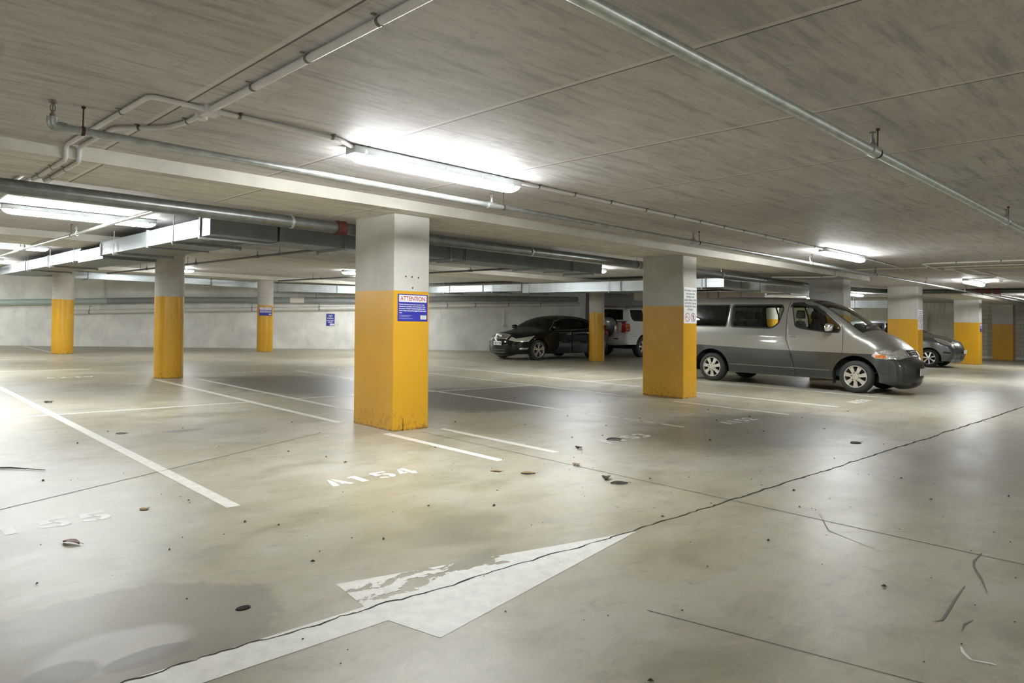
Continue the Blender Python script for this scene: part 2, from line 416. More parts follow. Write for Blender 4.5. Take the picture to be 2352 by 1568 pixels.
# ------------------------------------------------------------------ mesh helpers
class MB:
    """collects shapes and links them as ONE mesh object"""
    def __init__(self, origin=(0, 0, 0)):
        self.v = []; self.f = []; self.m = []; self.o = Vector(origin)
    def add(self, vs, fs, mi=0):
        k = len(self.v)
        self.v += [tuple(Vector(p) - self.o) for p in vs]
        self.f += [tuple(i + k for i in q) for q in fs]
        self.m += [mi] * len(fs)
        return self
    def box(self, a, b, mi=0):
        x0, y0, z0 = [min(p, q) for p, q in zip(a, b)]; x1, y1, z1 = [max(p, q) for p, q in zip(a, b)]
        vs = [(x0, y0, z0), (x1, y0, z0), (x1, y1, z0), (x0, y1, z0), (x0, y0, z1), (x1, y0, z1), (x1, y1, z1), (x0, y1, z1)]
        return self.add(vs, [(0, 3, 2, 1), (4, 5, 6, 7), (0, 1, 5, 4), (1, 2, 6, 5), (2, 3, 7, 6), (3, 0, 4, 7)], mi)
    def prism(self, poly, fn, d, mi=0):
        """poly: 2-D points; fn(u, v, w) -> point; extruded from w=0 to w=d"""
        n = len(poly)
        vs = [fn(u, v, 0) for u, v in poly] + [fn(u, v, d) for u, v in poly]
        fs = [tuple(range(n))[::-1], tuple(range(n, 2 * n))] + [(i, (i + 1) % n, n + (i + 1) % n, n + i) for i in range(n)]
        return self.add(vs, fs, mi)
    def tube(self, path, r, seg=12, caps=True, mi=0):
        P = [Vector(p) for p in path]
        n = len(P)
        rs = r if isinstance(r, (list, tuple)) else [r] * n
        ring = []
        up = None
        for i in range(n):
            t = (P[min(i + 1, n - 1)] - P[max(i - 1, 0)]).normalized()
            if up is None:
                up = Vector((0, 0, 1)) if abs(t.z) < 0.9 else Vector((1, 0, 0))
            a = (up - t * up.dot(t))
            if a.length < 1e-6:
                a = Vector((1, 0, 0)) - t * t.x
            a.normalize(); up = a
            b = t.cross(a)
            ring.append([P[i] + (a * math.cos(2 * math.pi * k / seg) + b * math.sin(2 * math.pi * k / seg)) * rs[i] for k in range(seg)])
        vs = [p for q in ring for p in q]
        fs = []
        for i in range(n - 1):
            for k in range(seg):
                k2 = (k + 1) % seg
                fs.append((i * seg + k, i * seg + k2, (i + 1) * seg + k2, (i + 1) * seg + k))
        if caps:
            fs.append(tuple(range(seg))[::-1]); fs.append(tuple(range((n - 1) * seg, n * seg)))
        return self.add(vs, fs, mi)
    def lathe(self, prof, c, ax, seg=32, mi=0, ref=None, closed=False):
        """prof: (radius, along) pairs about axis ax through c"""
        ax = Vector(ax).normalized(); c = Vector(c)
        a = Vector(ref) if ref else (Vector((0, 0, 1)) if abs(ax.z) < 0.9 else Vector((1, 0, 0)))
        a = (a - ax * a.dot(ax)).normalized(); b = ax.cross(a)
        vs = []
        for r, h in prof:
            for k in range(seg):
                t = 2 * math.pi * k / seg
                vs.append(c + ax * h + (a * math.cos(t) + b * math.sin(t)) * r)
        fs = []
        n = len(prof)
        for i in range(n if closed else n - 1):
            j = (i + 1) % n
            for k in range(seg):
                k2 = (k + 1) % seg
                fs.append((i * seg + k, i * seg + k2, j * seg + k2, j * seg + k))
        return self.add(vs, fs, mi)
    def build(self, name, mats, parent=None, smooth=None, bevel=0.0):
        me = bpy.data.meshes.new(name)
        me.from_pydata(self.v, [], self.f)
        for mt in (mats if isinstance(mats, (list, tuple)) else [mats]):
            me.materials.append(M[mt] if isinstance(mt, str) else mt)
        me.polygons.foreach_set('material_index', self.m)
        bm = bmesh.new(); bm.from_mesh(me)
        if bevel:
            bmesh.ops.bevel(bm, geom=[e for e in bm.edges if e.calc_face_angle(0) > 0.6], offset=bevel, segments=2, affect='EDGES', profile=0.5)
        bmesh.ops.recalc_face_normals(bm, faces=bm.faces)
        bm.to_mesh(me); bm.free()
        if smooth is not None:
            me.polygons.foreach_set('use_smooth', [True] * len(me.polygons))
            me.set_sharp_from_angle(angle=math.radians(smooth))
        o = bpy.data.objects.new(name, me)
        COL.objects.link(o)
        if parent:
            o.parent = parent
        else:
            o.location = self.o
        return o

def tag(o, label=None, cat=None, group=None, kind=None):
    if label: o['label'] = label
    if cat: o['category'] = cat
    if group: o['group'] = group
    if kind: o['kind'] = kind
    return o

def thing(name, label, cat, loc=(0, 0, 0), rz=0.0, group=None):
    o = bpy.data.objects.new(name, None)
    COL.objects.link(o)
    o.empty_display_size = 0.1
    o.location = loc; o.rotation_euler = (0, 0, rz)
    return tag(o, label, cat, group)

def struct(name, mb, mats, smooth=None):
    return tag(mb.build(name, mats, None, smooth), kind='structure')

def copy_tree(o, parent=None):
    c = o.copy(); COL.objects.link(c)
    if parent: c.parent = parent
    for ch in list(o.children):
        copy_tree(ch, c)
    return c

def fillet(path, r=0.08, n=6):
    """round the corners of a polyline"""
    P = [Vector(p) for p in path]
    out = [P[0]]
    for i in range(1, len(P) - 1):
        a, b, c = P[i - 1], P[i], P[i + 1]
        d1 = (a - b); d2 = (c - b)
        q = min(r, d1.length * 0.45, d2.length * 0.45)
        s, e = b + d1.normalized() * q, b + d2.normalized() * q
        for k in range(n + 1):
            t = k / n
            out.append(s * (1 - t) ** 2 + b * 2 * t * (1 - t) + e * t ** 2)
    out.append(P[-1])
    return out

def shear(p):
    return (p[0] + LX * p[2], p[1] + LY * p[2], p[2])
# ------------------------------------------------------------------ the setting
WA, WB = (4.3, 29.4), (18.8, 21.3)             # two points of the slanting back wall
_s = (WB[1] - WA[1]) / (WB[0] - WA[0])
def wall_y(x): return WA[1] + _s * (x - WA[0])
X0, X1, Y0, Y1 = -7.0, 38.2, -7.0, 36.0
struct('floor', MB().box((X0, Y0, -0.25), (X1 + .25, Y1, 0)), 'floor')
struct('ceiling', MB().box((X0, Y0, HC), (X1 + .25, Y1, HC + 0.25)), 'ceiling')
def beam(n, x0, x1, y0, y1):
    mb = MB()
    mb.box((x0, y0, H), (x1, y1, HC + 0.05), 0)
    # the faces of the beam are paler than its soffit
    for i, f in enumerate(mb.f):
        z = {round(mb.v[k][2], 3) for k in f}
        mb.m[i] = 1 if z == {round(H, 3)} else 0
    # a thin fillet left by the formwork along the lower edge
    mb.box((x0, y0 - 0.006, H - 0.004), (x1, y0 + 0.02, H + 0.012), 0)
    struct('trim_%d' % n, mb, ['beam', 'soffit'])
beam(1, X0, 18.45, 6.28, 7.46)
beam(2, 26.6, X1, 6.20, 7.46)
beam(3, X0, 27.0, 13.50, 15.30)
beam(4, X0, 15.0, 22.60, 24.0)
XC, YC = 22.8, wall_y(22.8)
nx, ny = -_s / math.hypot(1, _s), 1 / math.hypot(1, _s)      # outward normal of the slanting wall
def slab(name, a, b, mat, out, z1=HC):
    mb = MB()
    vs = []
    for z in (0, z1):
        vs += [(a[0], a[1], z), (b[0], b[1], z), (b[0] + out[0], b[1] + out[1], z), (a[0] + out[0], a[1] + out[1], z)]
    mb.add(vs, [(0, 1, 2, 3), (4, 5, 6, 7), (0, 1, 5, 4), (1, 2, 6, 5), (2, 3, 7, 6), (3, 0, 4, 7)])
    return struct(name, mb, mat)
slab('wall_back', (X0, wall_y(X0)), (XC, YC), 'wall', (nx * .25, ny * .25))
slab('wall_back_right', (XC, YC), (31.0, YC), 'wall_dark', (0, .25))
slab('wall_back_far', (31.0, YC), (X1, YC), 'block', (0, .25))
slab('wall_right', (X1, Y0), (X1, 8.45), 'block', (.25, 0))
slab('wall_right_far', (X1, 8.45), (X1, YC), 'wall_stained', (.25, 0))
slab('wall_left', (X0, Y0), (X0, wall_y(X0)), 'wall', (-.25, 0))
slab('wall_front', (X0, Y0), (X1, Y0), 'wall', (0, -.25))
slab('baseboard_right', (X1 - .02, Y0), (X1 - .02, 8.45), 'wall', (.02, 0), 0.11)

# ------------------------------------------------------------------ marks on the floor
Z1, Z2, Z3 = 0.0012, 0.0020, 0.0030
def strip(name, pts, w, z, mat, label, cat, group=None, kind=None, jitter=0.0, ends=None):
    """a ribbon of width w (or widths) along pts"""
    mb = MB((pts[0][0], pts[0][1], 0))
    n = len(pts)
    P = [Vector((p[0], p[1], 0)) for p in pts]
    vs = []
    for i in range(n):
        t = (P[min(i + 1, n - 1)] - P[max(i - 1, 0)]).normalized()
        nn = Vector((-t.y, t.x, 0))
        ww = (w[i] if isinstance(w, (list, tuple)) else w) / 2
        vs += [P[i] + nn * ww + Vector((0, 0, z)), P[i] - nn * ww + Vector((0, 0, z))]
    mb.add(vs, [(2 * i, 2 * i + 1, 2 * i + 3, 2 * i + 2) for i in range(n - 1)])
    o = mb.build(name, mat)
    return tag(o, label, cat, group, kind)

LINES = [  # x, y0, y1, material, label
    (1.92, 4.58, 14.9, 'line', 'long worn white bay line ending in front of the faded 155 number'),
    (4.36, 4.60, 6.44, 'line_fresh', 'bright short white line from the front pillar base beside the A154 number'),
    (4.36, 7.44, 14.1, 'line', 'white bay line from the front pillar back to the nearest round column, nearer of two'),
    (5.06, 4.56, 6.36, 'line', 'short white line on the right of the front pillar, ending by scattered leaves'),
    (5.06, 7.40, 14.4, 'line', 'white bay line from behind the front pillar past the nearest round column, farther of two'),
    (7.55, 6.70, 12.2, 'line', 'white bay line crossing the dark oily bays behind the front pillar'),
    (7.60, 12.45, 14.9, 'line_fresh', 'short bright white line in lamp glare, just left of the front pillar'),
    (7.56, 4.70, 6.20, 'line_faded', 'broken nearly erased bay line between two bays ahead of the no smoking pillar'),
    (9.90, 7.30, 14.8, 'line', 'white bay line reaching from the oily bays to the rear of the no smoking pillar'),
    (9.93, 4.45, 6.40, 'line', 'white line ending beside the A152 number, in front of the no smoking pillar'),
    (11.58, 8.2, 15.0, 'line', 'white bay line behind the no smoking pillar, toward the black sedan'),
    (11.58, 4.37, 6.95, 'line', 'white line on the far side of the no smoking pillar, second from it'),
    (13.94, 4.33, 8.8, 'line', 'white line running under the near wheels of the two-tone van'),
    (16.34, 4.40, 6.2, 'line_faded', 'faint bay line under the nose of the two-tone van'),
    (20.80, 4.60, 6.2, 'line', 'white line beyond the nose of the van, ahead of the third pillar'),
    (25.90, 5.20, 7.2, 'line', 'white line beside the nose of the grey sedan'),
    (4.62, 24.3, 28.6, 'line', 'white line at the foot of the back wall by the farthest left column'),
]
for i, (x, y0, y1, mt, lab) in enumerate(LINES):
    strip('parking_line', [(x, y0), (x, y1)], 0.092 if i < 6 else 0.085, Z1, mt, lab, 'line marking', 'white lines between the bays')
for x0, x1, y, w, lab in [
        (-2.5, 4.32, 9.98, 0.07, 'thin cross line at the back of the 155 bay, running to the round column line'),
        (5.10, 6.9, 9.93, 0.07, 'thin cross line just left of the front pillar behind it'),
        (6.95, 9.86, 9.66, 0.07, 'thin cross line in the oily bays, right of the front pillar'),
        (11.6, 15.0, 9.55, 0.07, 'thin cross line under lamp glare just left of the no smoking pillar'),
        (-1.5, 4.0, 17.3, 0.10, 'cross line in the second aisle left of the nearest round column'),
        (-1.0, 3.9, 21.2, 0.10, 'cross line farthest back on the left, short of the back wall')]:
    strip('parking_line', [(x0, y), (x1, y - 0.08)], w, Z1 + .0003, 'line', lab, 'line marking', 'white cross lines behind the bays')

# arrow
ar = [(-1.2, 2.46), (1.70, 2.46), (1.765, 2.19), (3.55, 2.525), (1.74, 2.955), (1.70, 2.645), (-1.2, 2.645)]
mb = MB((1.7, 2.55, 0))
mb.add([(x, y, Z1) for x, y in ar], [(0, 1, 5, 6), (1, 2, 3, 4, 5)])
tag(mb.build('direction_arrow', 'arrow'), 'big white direction arrow painted on the floor, cracked along its length', 'floor arrow')

# crack along the aisle and saw cuts
random.seed(11)
pts = []; x = -0.6; y = 0
base = [(-.6, 2.665), (0.75, 2.65), (1.76, 2.62), (2.55, 2.58), (3.52, 2.55), (6.38, 2.50), (14.45, 2.44), (24.0, 2.40)]
while x < 24:
    yb = np.interp(x, [b[0] for b in base], [b[1] for b in base])
    y = 0.72 * y + random.uniform(-0.012, 0.012)
    pts.append((x, yb + y)); x += random.uniform(0.012, 0.045) * (1 + max(0, x) * 0.22)
ws = [max(0.004, random.uniform(0.004, 0.014) * (1 + 0.16 * max(0, p[0] - 3.5))) if 0.2 < p[0] else 0.008 for p in pts]
strip('floor_crack', pts, [min(w, .045) for w in ws], Z2, 'crack', 'long jagged crack along the aisle, through the arrow', 'crack')
for a, b, w, lab in [
        ((-1.5, 4.32), (3.83, 6.89), 0.008, 'thin saw cut slanting across the 155 bay to the front pillar'),
        ((4.74, 6.30), (4.70, 0.2), 0.007, 'thin saw cut running out from the front pillar across the aisle'),
        ((5.05, 6.75), (5.02, 6.1), 0.006, 'short saw cut at the right foot of the front pillar'),
        ((2.62, 1.80), (2.97, 0.2), 0.0045, 'thin saw cut in the right foreground beyond the arrow')]:
    n = 14
    pp = [(a[0] + (b[0] - a[0]) * k / n, a[1] + (b[1] - a[1]) * k / n) for k in range(n + 1)]
    strip('floor_joint', pp, w, Z2 - .0003, 'joint', lab, 'floor joint')
for k, (p, w) in enumerate([([(4.75, 0.99), (4.55, .985), (4.44, .96), (4.25, .885), (4.05, .82)], .012), ([(4.08, .92), (3.85, .905), (3.62, .885), (3.52, .878), (3.47, .90)], .011),
                            ([(3.63, .785), (3.55, .80), (3.46, .79)], .010), ([(4.85, 1.95), (4.5, 1.75), (4.3, 1.35)], .008), ([(4.45, 1.75), (4.95, 1.35)], .010)]):
    strip('tyre_scuff', p, [w * q for q in np.interp(np.linspace(0, 1, len(p)), [0, .3, .8, 1], [.3, 1, .9, .2])], Z2 - .0002, 'scuff',
          ['curved rubber scuff mark, rightmost of those in the foreground', 'hooked rubber scuff mark in the right foreground', 'small rubber scuff tick above the white scrap',
           'faint curved scuff mark in the aisle, right of the arrow tip', 'straight scuff mark crossing a faint curved one'][k], 'scuff mark', 'rubber scuffs on the aisle floor')

# stencilled numbers
def arc(cx, cy, rx, ry, t, a0, a1, n=8):
    o = [(cx + rx * math.cos(math.radians(a0 + (a1 - a0) * k / n)), cy + ry * math.sin(math.radians(a0 + (a1 - a0) * k / n))) for k in range(n + 1)]
    i = [(cx + (rx - t) * math.cos(math.radians(a1 + (a0 - a1) * k / n)), cy + (ry - t) * math.sin(math.radians(a1 + (a0 - a1) * k / n))) for k in range(n + 1)]
    return o + i
GL = {
    'A': [[(0, 0), (.20, 0), (.30, .55), (.30, 1.0), (.24, 1.0)], [(.36, 1.0), (.44, 1.0), (.68, 0), (.50, 0), (.455, .20), (.36, .20), (.36, .36), (.42, .36), (.36, .62)]],
    '1': [[(.16, 0), (.38, 0), (.38, 1), (.22, 1), (.04, .84), (.04, .76), (.16, .80)]],
    '5': [[(.07, 1), (.60, 1), (.60, .83), (.26, .83), (.24, .66), (.30, .68), (.30, .50), (.05, .46)], arc(.34, .33, .30, .34, .20, 88, -80, 10), [(.02, .13), (.29, -.01), (.29, .17), (.10, .26)]],
    '4': [[(0, .22), (.31, .98), (.31, .60), (.21, .39), (.31, .39), (.31, .22)], [(.37, 1), (.55, 1), (.55, .39), (.64, .39), (.64, .22), (.55, .22), (.55, 0), (.37, 0)]],
    '3': [arc(.30, .74, .28, .26, .17, 160, -60, 10), arc(.30, .28, .31, .29, .18, 70, -160, 10)],
    '2': [arc(.30, .72, .29, .28, .18, 165, -20, 10), [(.02, 0), (.60, 0), (.60, .17), (.30, .17), (.58, .58), (.40, .58), (.02, .14)]],
    '9': [arc(.31, .68, .30, .32, .18, 60, 300, 10), arc(.31, .5, .30, .5, .18, 52, -100, 12)],
    '7': [[(.02, 1), (.6, 1), (.6, .84), (.02, .84)], [(.38, .80), (.58, .80), (.30, 0), (.10, 0)]],
    '6': [arc(.31, .32, .30, .32, .18, 0, 360, 16), arc(.36, .5, .35, .5, .18, 95, 175, 8)],
    '0': [arc(.30, .5, .30, .5, .18, 80, 280, 12), arc(.32, .5, .30, .5, .18, -80, 80, 12)],
}
def floor_number(s, x0, y0, w, h, mat, label, flip=False):
    """lettering lying on the floor, reading along +x (or -x when flip); each character a part"""
    t = thing('bay_number', label, 'bay number', (x0, y0, 0), group='stencilled bay numbers')
    adv = w / (len(s) - .20)
    for i, ch in enumerate(s):
        mb = MB((x0, y0, 0))
        for poly in GL[ch]:
            vs = []
            for u, v in poly:
                a, b = (i + u * 1.28) * adv, v * h
                vs.append((x0 - a, y0 - b, Z1) if flip else (x0 + a, y0 + b, Z1))
            mb.add(vs, [tuple(range(len(vs)))])
        o = mb.build('letter' if ch.isalpha() else 'digit', mat, t)
        bm = bmesh.new(); bm.from_mesh(o.data); bmesh.ops.triangulate(bm, faces=bm.faces); bm.to_mesh(o.data); bm.free()
    return t
floor_number('A154', 2.70, 4.66, 0.80, 0.215, 'number', 'white stencilled A154 on the floor in front of the front pillar')
floor_number('A155', 0.46, 4.79, 0.80, 0.205, 'number_faded', 'large faded stencilled 155 cut by the left edge of view')
floor_number('A153', 5.88, 4.55, 0.80, 0.21, 'number_faded', 'ghostly stencilled A153 beside a dark leaf in lamp glare')
floor_number('A152', 8.28, 4.47, 0.78, 0.20, 'number_faded', 'stencilled A152 on the dark floor ahead of the no smoking pillar')
floor_number('A151', 12.45, 4.40, 0.80, 0.21, 'number', 'stencilled bay number just below the front wheel of the van')
floor_number('A149', 18.45, 4.48, 0.85, 0.25, 'number_faded', 'stencilled bay number beyond the nose of the van')
floor_number('A147', 23.25, 4.90, 0.85, 0.28, 'number_faded', 'most distant stencilled bay number, ahead of the far pillars')
floor_number('A174', 3.62, 15.40, 0.80, 0.22, 'number_faded', 'upside-down faint bay number left of the nearest round column', True)
floor_number('A175', 6.95, 15.10, 0.80, 0.22, 'number_faded', 'upside-down faint bay number right of the nearest round column', True)
floor_number('A176', 9.20, 15.00, 0.80, 0.22, 'number', 'upside-down bay number in bright glare left of the front pillar', True)
floor_number('A177', 13.35, 14.75, 0.80, 0.22, 'number_faded', 'upside-down bay number in front of the black sedan', True)

# ------------------------------------------------------------------ pillars
PAINT = 1.577
def square_pillar(x0, x1, y0, y1, label, top=H):
    c = ((x0 + x1) / 2, (y0 + y1) / 2, 0)
    t = thing('square_pillar', label, 'pillar', c, group='square pillars along the aisle')
    def part(name, z0, z1, mat, g=0.0):
        mb = MB(c)
        ch = 0.012
        ring = lambda z: [shear((x, y, z)) for x, y in [(x0 - g + ch, y0 - g), (x1 + g - ch, y0 - g), (x1 + g, y0 - g + ch), (x1 + g, y1 + g - ch), (x1 + g - ch, y1 + g), (x0 - g + ch, y1 + g), (x0 - g, y1 + g - ch), (x0 - g, y0 - g + ch)]]
        mb.add(ring(z0) + ring(z1), [tuple(range(8))[::-1], tuple(range(8, 16))] + [(i, (i + 1) % 8, 8 + (i + 1) % 8, 8 + i) for i in range(8)])
        return mb.build(name, mat, t)
    part('painted_base', 0, PAINT, 'yellow', 0.001)
    part('concrete_shaft', PAINT, top, 'pillar')
    return t
P1 = square_pillar(4.485, 4.975, 6.49, 7.32, 'yellow and grey square pillar nearest the camera, with a blue attention sign')
P2 = square_pillar(10.38, 10.82, 6.49, 7.32, 'square pillar with a white no smoking sign, beside the rear of the van')
square_pillar(17.45, 17.93, 6.49, 7.32, 'grey square pillar rising behind the windscreen of the van')
square_pillar(23.14, 23.66, 6.49, 7.32, 'square pillar right behind the nose of the van, with a white sign', HC)
square_pillar(30.75, 31.15, 6.55, 7.38, 'square pillar beyond the nose of the grey sedan, with a small blue sign')
square_pillar(37.15, 37.55, 6.66, 7.44, 'most distant square pillar, against the block wall')
# drilled holes in the front pillar
for k, (hx, hz) in enumerate([(4.64, 1.74), (4.725, 1.74), (4.815, 1.735), (4.735, 1.615)]):
    mb = MB(tuple(P1.location))
    q = shear((hx, 6.49, hz))
    mb.lathe([(0.0, -.0006), (0.010, -.0006), (0.012, 0.0)], q, (0, 1, 0), 12)
    mb.build('drill_hole', 'joint', P1)
q = MB(tuple(P1.location))
q.add([(4.61, 6.488, 0.0), (4.618, 6.488, 0.0), (4.622, 6.488, .06), (4.617, 6.488, .14), (4.613, 6.488, .14), (4.612, 6.488, .06)], [(0, 1, 2, 3, 4, 5)])
q.build('paint_crack', 'crack', P1)

def round_column(x, y, r, label, top=H):
    t = thing('round_column', label, 'column', (x, y, 0), group='round columns beyond the bays')
    for name, z0, z1, mat, g in (('painted_base', 0, PAINT, 'yellow', .001), ('concrete_shaft', PAINT, top, 'column', 0)):
        mb = MB((x, y, 0)); n = 40
        vs = []
        for z in (z0, z1):
            vs += [shear((x + (r + g) * math.cos(2 * math.pi * k / n), y + (r + g) * math.sin(2 * math.pi * k / n), z)) for k in range(n)]
        mb.add(vs, [(k, (k + 1) % n, n + (k + 1) % n, n + k) for k in range(n)] + [tuple(range(n))[::-1], tuple(range(n, 2 * n))])
        mb.build(name, mat, t, smooth=40)
    return t
round_column(4.69, 14.45, 0.262, 'nearest yellow round column, left of the front pillar')
round_column(4.76, 23.7, 0.275, 'yellow round column on the far left, before the back wall')
C3 = round_column(10.62, 23.15, 0.262, 'yellow round column with a small blue sign before the back wall')
round_column(17.86, 14.42, 0.250, 'yellow round column in front of the black sedan')
round_column(30.3, 14.4, 0.30, 'round column glimpsed through the windows of the van')

# ------------------------------------------------------------------ signs
def text_polys(s, size, align='LEFT', bold=0.0):
    cu = bpy.data.curves.new('lettering', 'FONT')
    cu.body = s; cu.size = size; cu.align_x = align; cu.offset = bold; cu.resolution_u = 3; cu.fill_mode = 'FRONT'
    o = bpy.data.objects.new('lettering', cu); COL.objects.link(o)
    dg = bpy.context.evaluated_depsgraph_get()
    me = o.evaluated_get(dg).to_mesh()
    vs = [(v.co.x, v.co.y) for v in me.vertices]; fs = [tuple(p.vertices) for p in me.polygons]
    o.evaluated_get(dg).to_mesh_clear()
    bpy.data.objects.remove(o); bpy.data.curves.remove(cu)
    return vs, fs
def add_text(mb, s, size, at, fn, d, align='LEFT', bold=0.0, squeeze=1.0, fit=None, mi=0):
    vs, fs = text_polys(s, size, align, bold)
    if not vs: return
    if fit:
        w = max(v[0] for v in vs) - min(v[0] for v in vs)
        squeeze = fit / w
    mb.add([fn(at[0] + u * squeeze, at[1] + v, d) for u, v in vs], fs, mi)
def plane_fn(o, ux, n, lean=True):
    """sign-plane coordinates: u along ux, v up, d out along n"""
    o, ux, n = Vector(o), Vector(ux), Vector(n)
    def fn(u, v, d):
        p = o + ux * u + Vector((0, 0, v)) + n * d
        if lean:
            p = p + Vector((LX, LY, 0)) * p.z
        return tuple(p)
    return fn
def rect(mb, fn, u0, v0, u1, v1, d, mi=0):
    mb.add([fn(u0, v0, d), fn(u1, v0, d), fn(u1, v1, d), fn(u0, v1, d)], [(0, 1, 2, 3)], mi)
def slab_part(loc, fn, u0, v0, u1, v1, d0, d1):
    mb = MB(loc)
    mb.prism([(u0, v0), (u1, v0), (u1, v1), (u0, v1)], lambda u, v, w: fn(u, v, d0 + w * (d1 - d0)), 1.0)
    return mb

def attention_sign(o, ux, n, label, w=0.415, h=0.305, detail=True):
    fn = plane_fn(o, ux, n)
    loc = fn(0, 0, 0)
    t = thing('attention_sign', label, 'sign', loc, group='blue attention signs')
    slab_part(loc, fn, 0, 0, w, h, 0.0005, 0.004).build('panel', 'blue', t)
    slab_part(loc, fn, .016, h - .088, w - .016, h - .010, .004, .0046).build('heading_panel', 'white', t)
    mb = MB(loc); add_text(mb, 'ATTENTION', .072, (.034, h - .073), fn, .0052, bold=.0012, fit=w - .070)
    mb.build('heading', 'red', t)
    mb = MB(loc)
    if detail:
        for k, (s, fr) in enumerate([('Proximity Apartment carpark users must park in their', .93), ('allocated bay and display a valid window pass for that', .955), ('bay number at all times. Unauthorised vehicles will be', .955),
                                     ('issued a breach notice and be charged $65 enforcement', .99), ('costs.', .10)]):
            add_text(mb, s, .0195, (.018, h - .122 - k * .0235), fn, .0048, bold=.0006, fit=(w - .036) * fr)
        for k, (s, f_) in enumerate([('For carpark related enquiries please contact the', .46), ('on-site building manager', .37), ('Please note vehicles parked without a pass will incur costs', .50)]):
            add_text(mb, s, .010, (.018, .062 - k * .014 - (.008 if k == 2 else 0)), fn, .0048, fit=(w - .036) * f_)
    else:
        for k in range(4):
            add_text(mb, 'Unauthorised vehicles will be issued', .022, (.02, h - .122 - k * .0235), fn, .0048, bold=.001, fit=w - .04)
    mb.build('notice_text', 'white', t)
    slab_part(loc, fn, w - .102, .022, w - .016, .070, .004, .0046).build('logo_patch', 'sign_grey', t)
    return t
attention_sign((4.530, 6.488, 1.235), (1, 0, 0), (0, -1, 0), 'blue attention sign with a red heading on the front pillar')
attention_sign((30.80, 6.548, 1.235), (1, 0, 0), (0, -1, 0), 'small distant blue attention sign on the pillar past the grey sedan', w=0.33, detail=False)
_d = Vector((-0.37, -0.93, 0)).normalized(); _ux = Vector((-_d.y, _d.x, 0)); _ux = _ux if _ux.x > 0 else -_ux
_c = Vector((10.62, 23.15, 1.235)) + _d * 0.2625 - _ux * 0.205
attention_sign(_c, _ux, _d, 'blue attention sign on the round column by the back wall', w=0.41, h=.29, detail=False)

def no_smoking_sign(o, label, w, h=0.62):
    fn = plane_fn(o, (1, 0, 0), (0, -1, 0))
    loc = fn(0, 0, 0)
    t = thing('no_smoking_sign', label, 'sign', loc, group='white no smoking signs')
    slab_part(loc, fn, 0, 0, w, h, .0005, .0035).build('panel', 'white', t)
    mb = MB(loc)
    for k, (s, f_) in enumerate([('No Smoking or Littering', .90), ('in any common area', .66), ('including car park', .60), ('garages, hallways and lifts', .90), ('as per the Body Corporate', .88), ('Operating Rules. Violators', .88), ('will be fined.', .42)]):
        add_text(mb, s, .052, (w / 2 - w * f_ / 2, h - .068 - k * .0545), fn, .004, bold=.0008, fit=w * f_)
    mb.build('notice_text', 'ink', t)
    for cx, kind in ((w * .29, 'cig'), (w * .72, 'man')):
        mb = MB(loc); R = .076
        n = 32
        vs = [fn(cx + r * math.cos(2 * math.pi * k / n), .105 + r * math.sin(2 * math.pi * k / n), .0042) for r in (R, R - .010) for k in range(n)]
        mb.add(vs, [(k, (k + 1) % n, n + (k + 1) % n, n + k) for k in range(n)])
        c, s = math.cos(math.radians(-45)), math.sin(math.radians(-45))
        mb.add([fn(cx + c * a - s * b, .105 + s * a + c * b, .0043) for a, b in ((-R + .004, -.0045), (R - .004, -.0045), (R - .004, .0045), (-R + .004, .0045))], [(0, 1, 2, 3)])
        mb.build('prohibition_ring', 'red', t)
        mb = MB(loc)
        if kind == 'cig':
            rect(mb, fn, cx - .060, .098, cx - .018, .112, .0041); rect(mb, fn, cx + .040, .101, cx + .058, .109, .0041)
        else:
            n = 12
            mb.add([fn(cx + .010 * math.cos(2 * math.pi * k / n), .155 + .010 * math.sin(2 * math.pi * k / n), .0041) for k in range(n)], [tuple(range(n))])
            mb.add([fn(cx + a, .105 + b, .0041) for a, b in ((-.016, .034), (.016, .034), (.012, .0), (.010, -.055), (.001, -.055), (0, -.01), (-.001, -.055), (-.010, -.055), (-.010, 0))], [tuple(range(9))])
            mb.add([fn(cx + a, .105 + b, .0041) for a, b in ((.016, .034), (.034, .0), (.028, -.004), (.012, .018))], [(0, 1, 2, 3)])
        mb.build('pictogram', 'ink', t)
    return t
no_smoking_sign((10.393, 6.487, 1.287), 'white no smoking or littering sign on the pillar by the van rear', .414)
no_smoking_sign((23.175, 6.487, 1.262), 'distant white no smoking sign on the pillar behind the van nose', .46, .60)

# no parking sign on the slanting wall
_ux = Vector((1, _s, 0)).normalized(); _n = Vector((-nx, -ny, 0))
fn = plane_fn((13.54, wall_y(13.54), 0.885), _ux, _n, False)
loc = fn(0, 0, 0)
t = thing('no_parking_sign', 'blue no parking sign on the back wall', 'sign', loc)
slab_part(loc, fn, -.012, -.012, .327, .487, .0005, .003).build('border', 'white', t)
slab_part(loc, fn, 0, 0, .315, .475, .003, .005).build('panel', 'blue', t)
mb = MB(loc)
for s, sz, v, f_ in (('NO', .125, .345, .135), ('PARKING', .062, .275, .225), ('ENFORCEMENT', .046, .185, .265), ('APPLIES', .046, .125, .160)):
    add_text(mb, s, sz, (.155 - f_ / 2, v), fn, .0056, bold=.002, fit=f_)
mb.build('lettering', 'white', t)
slab_part(loc, fn, .14, .02, .305, .095, .005, .0056).build('logo_patch', 'white', t)

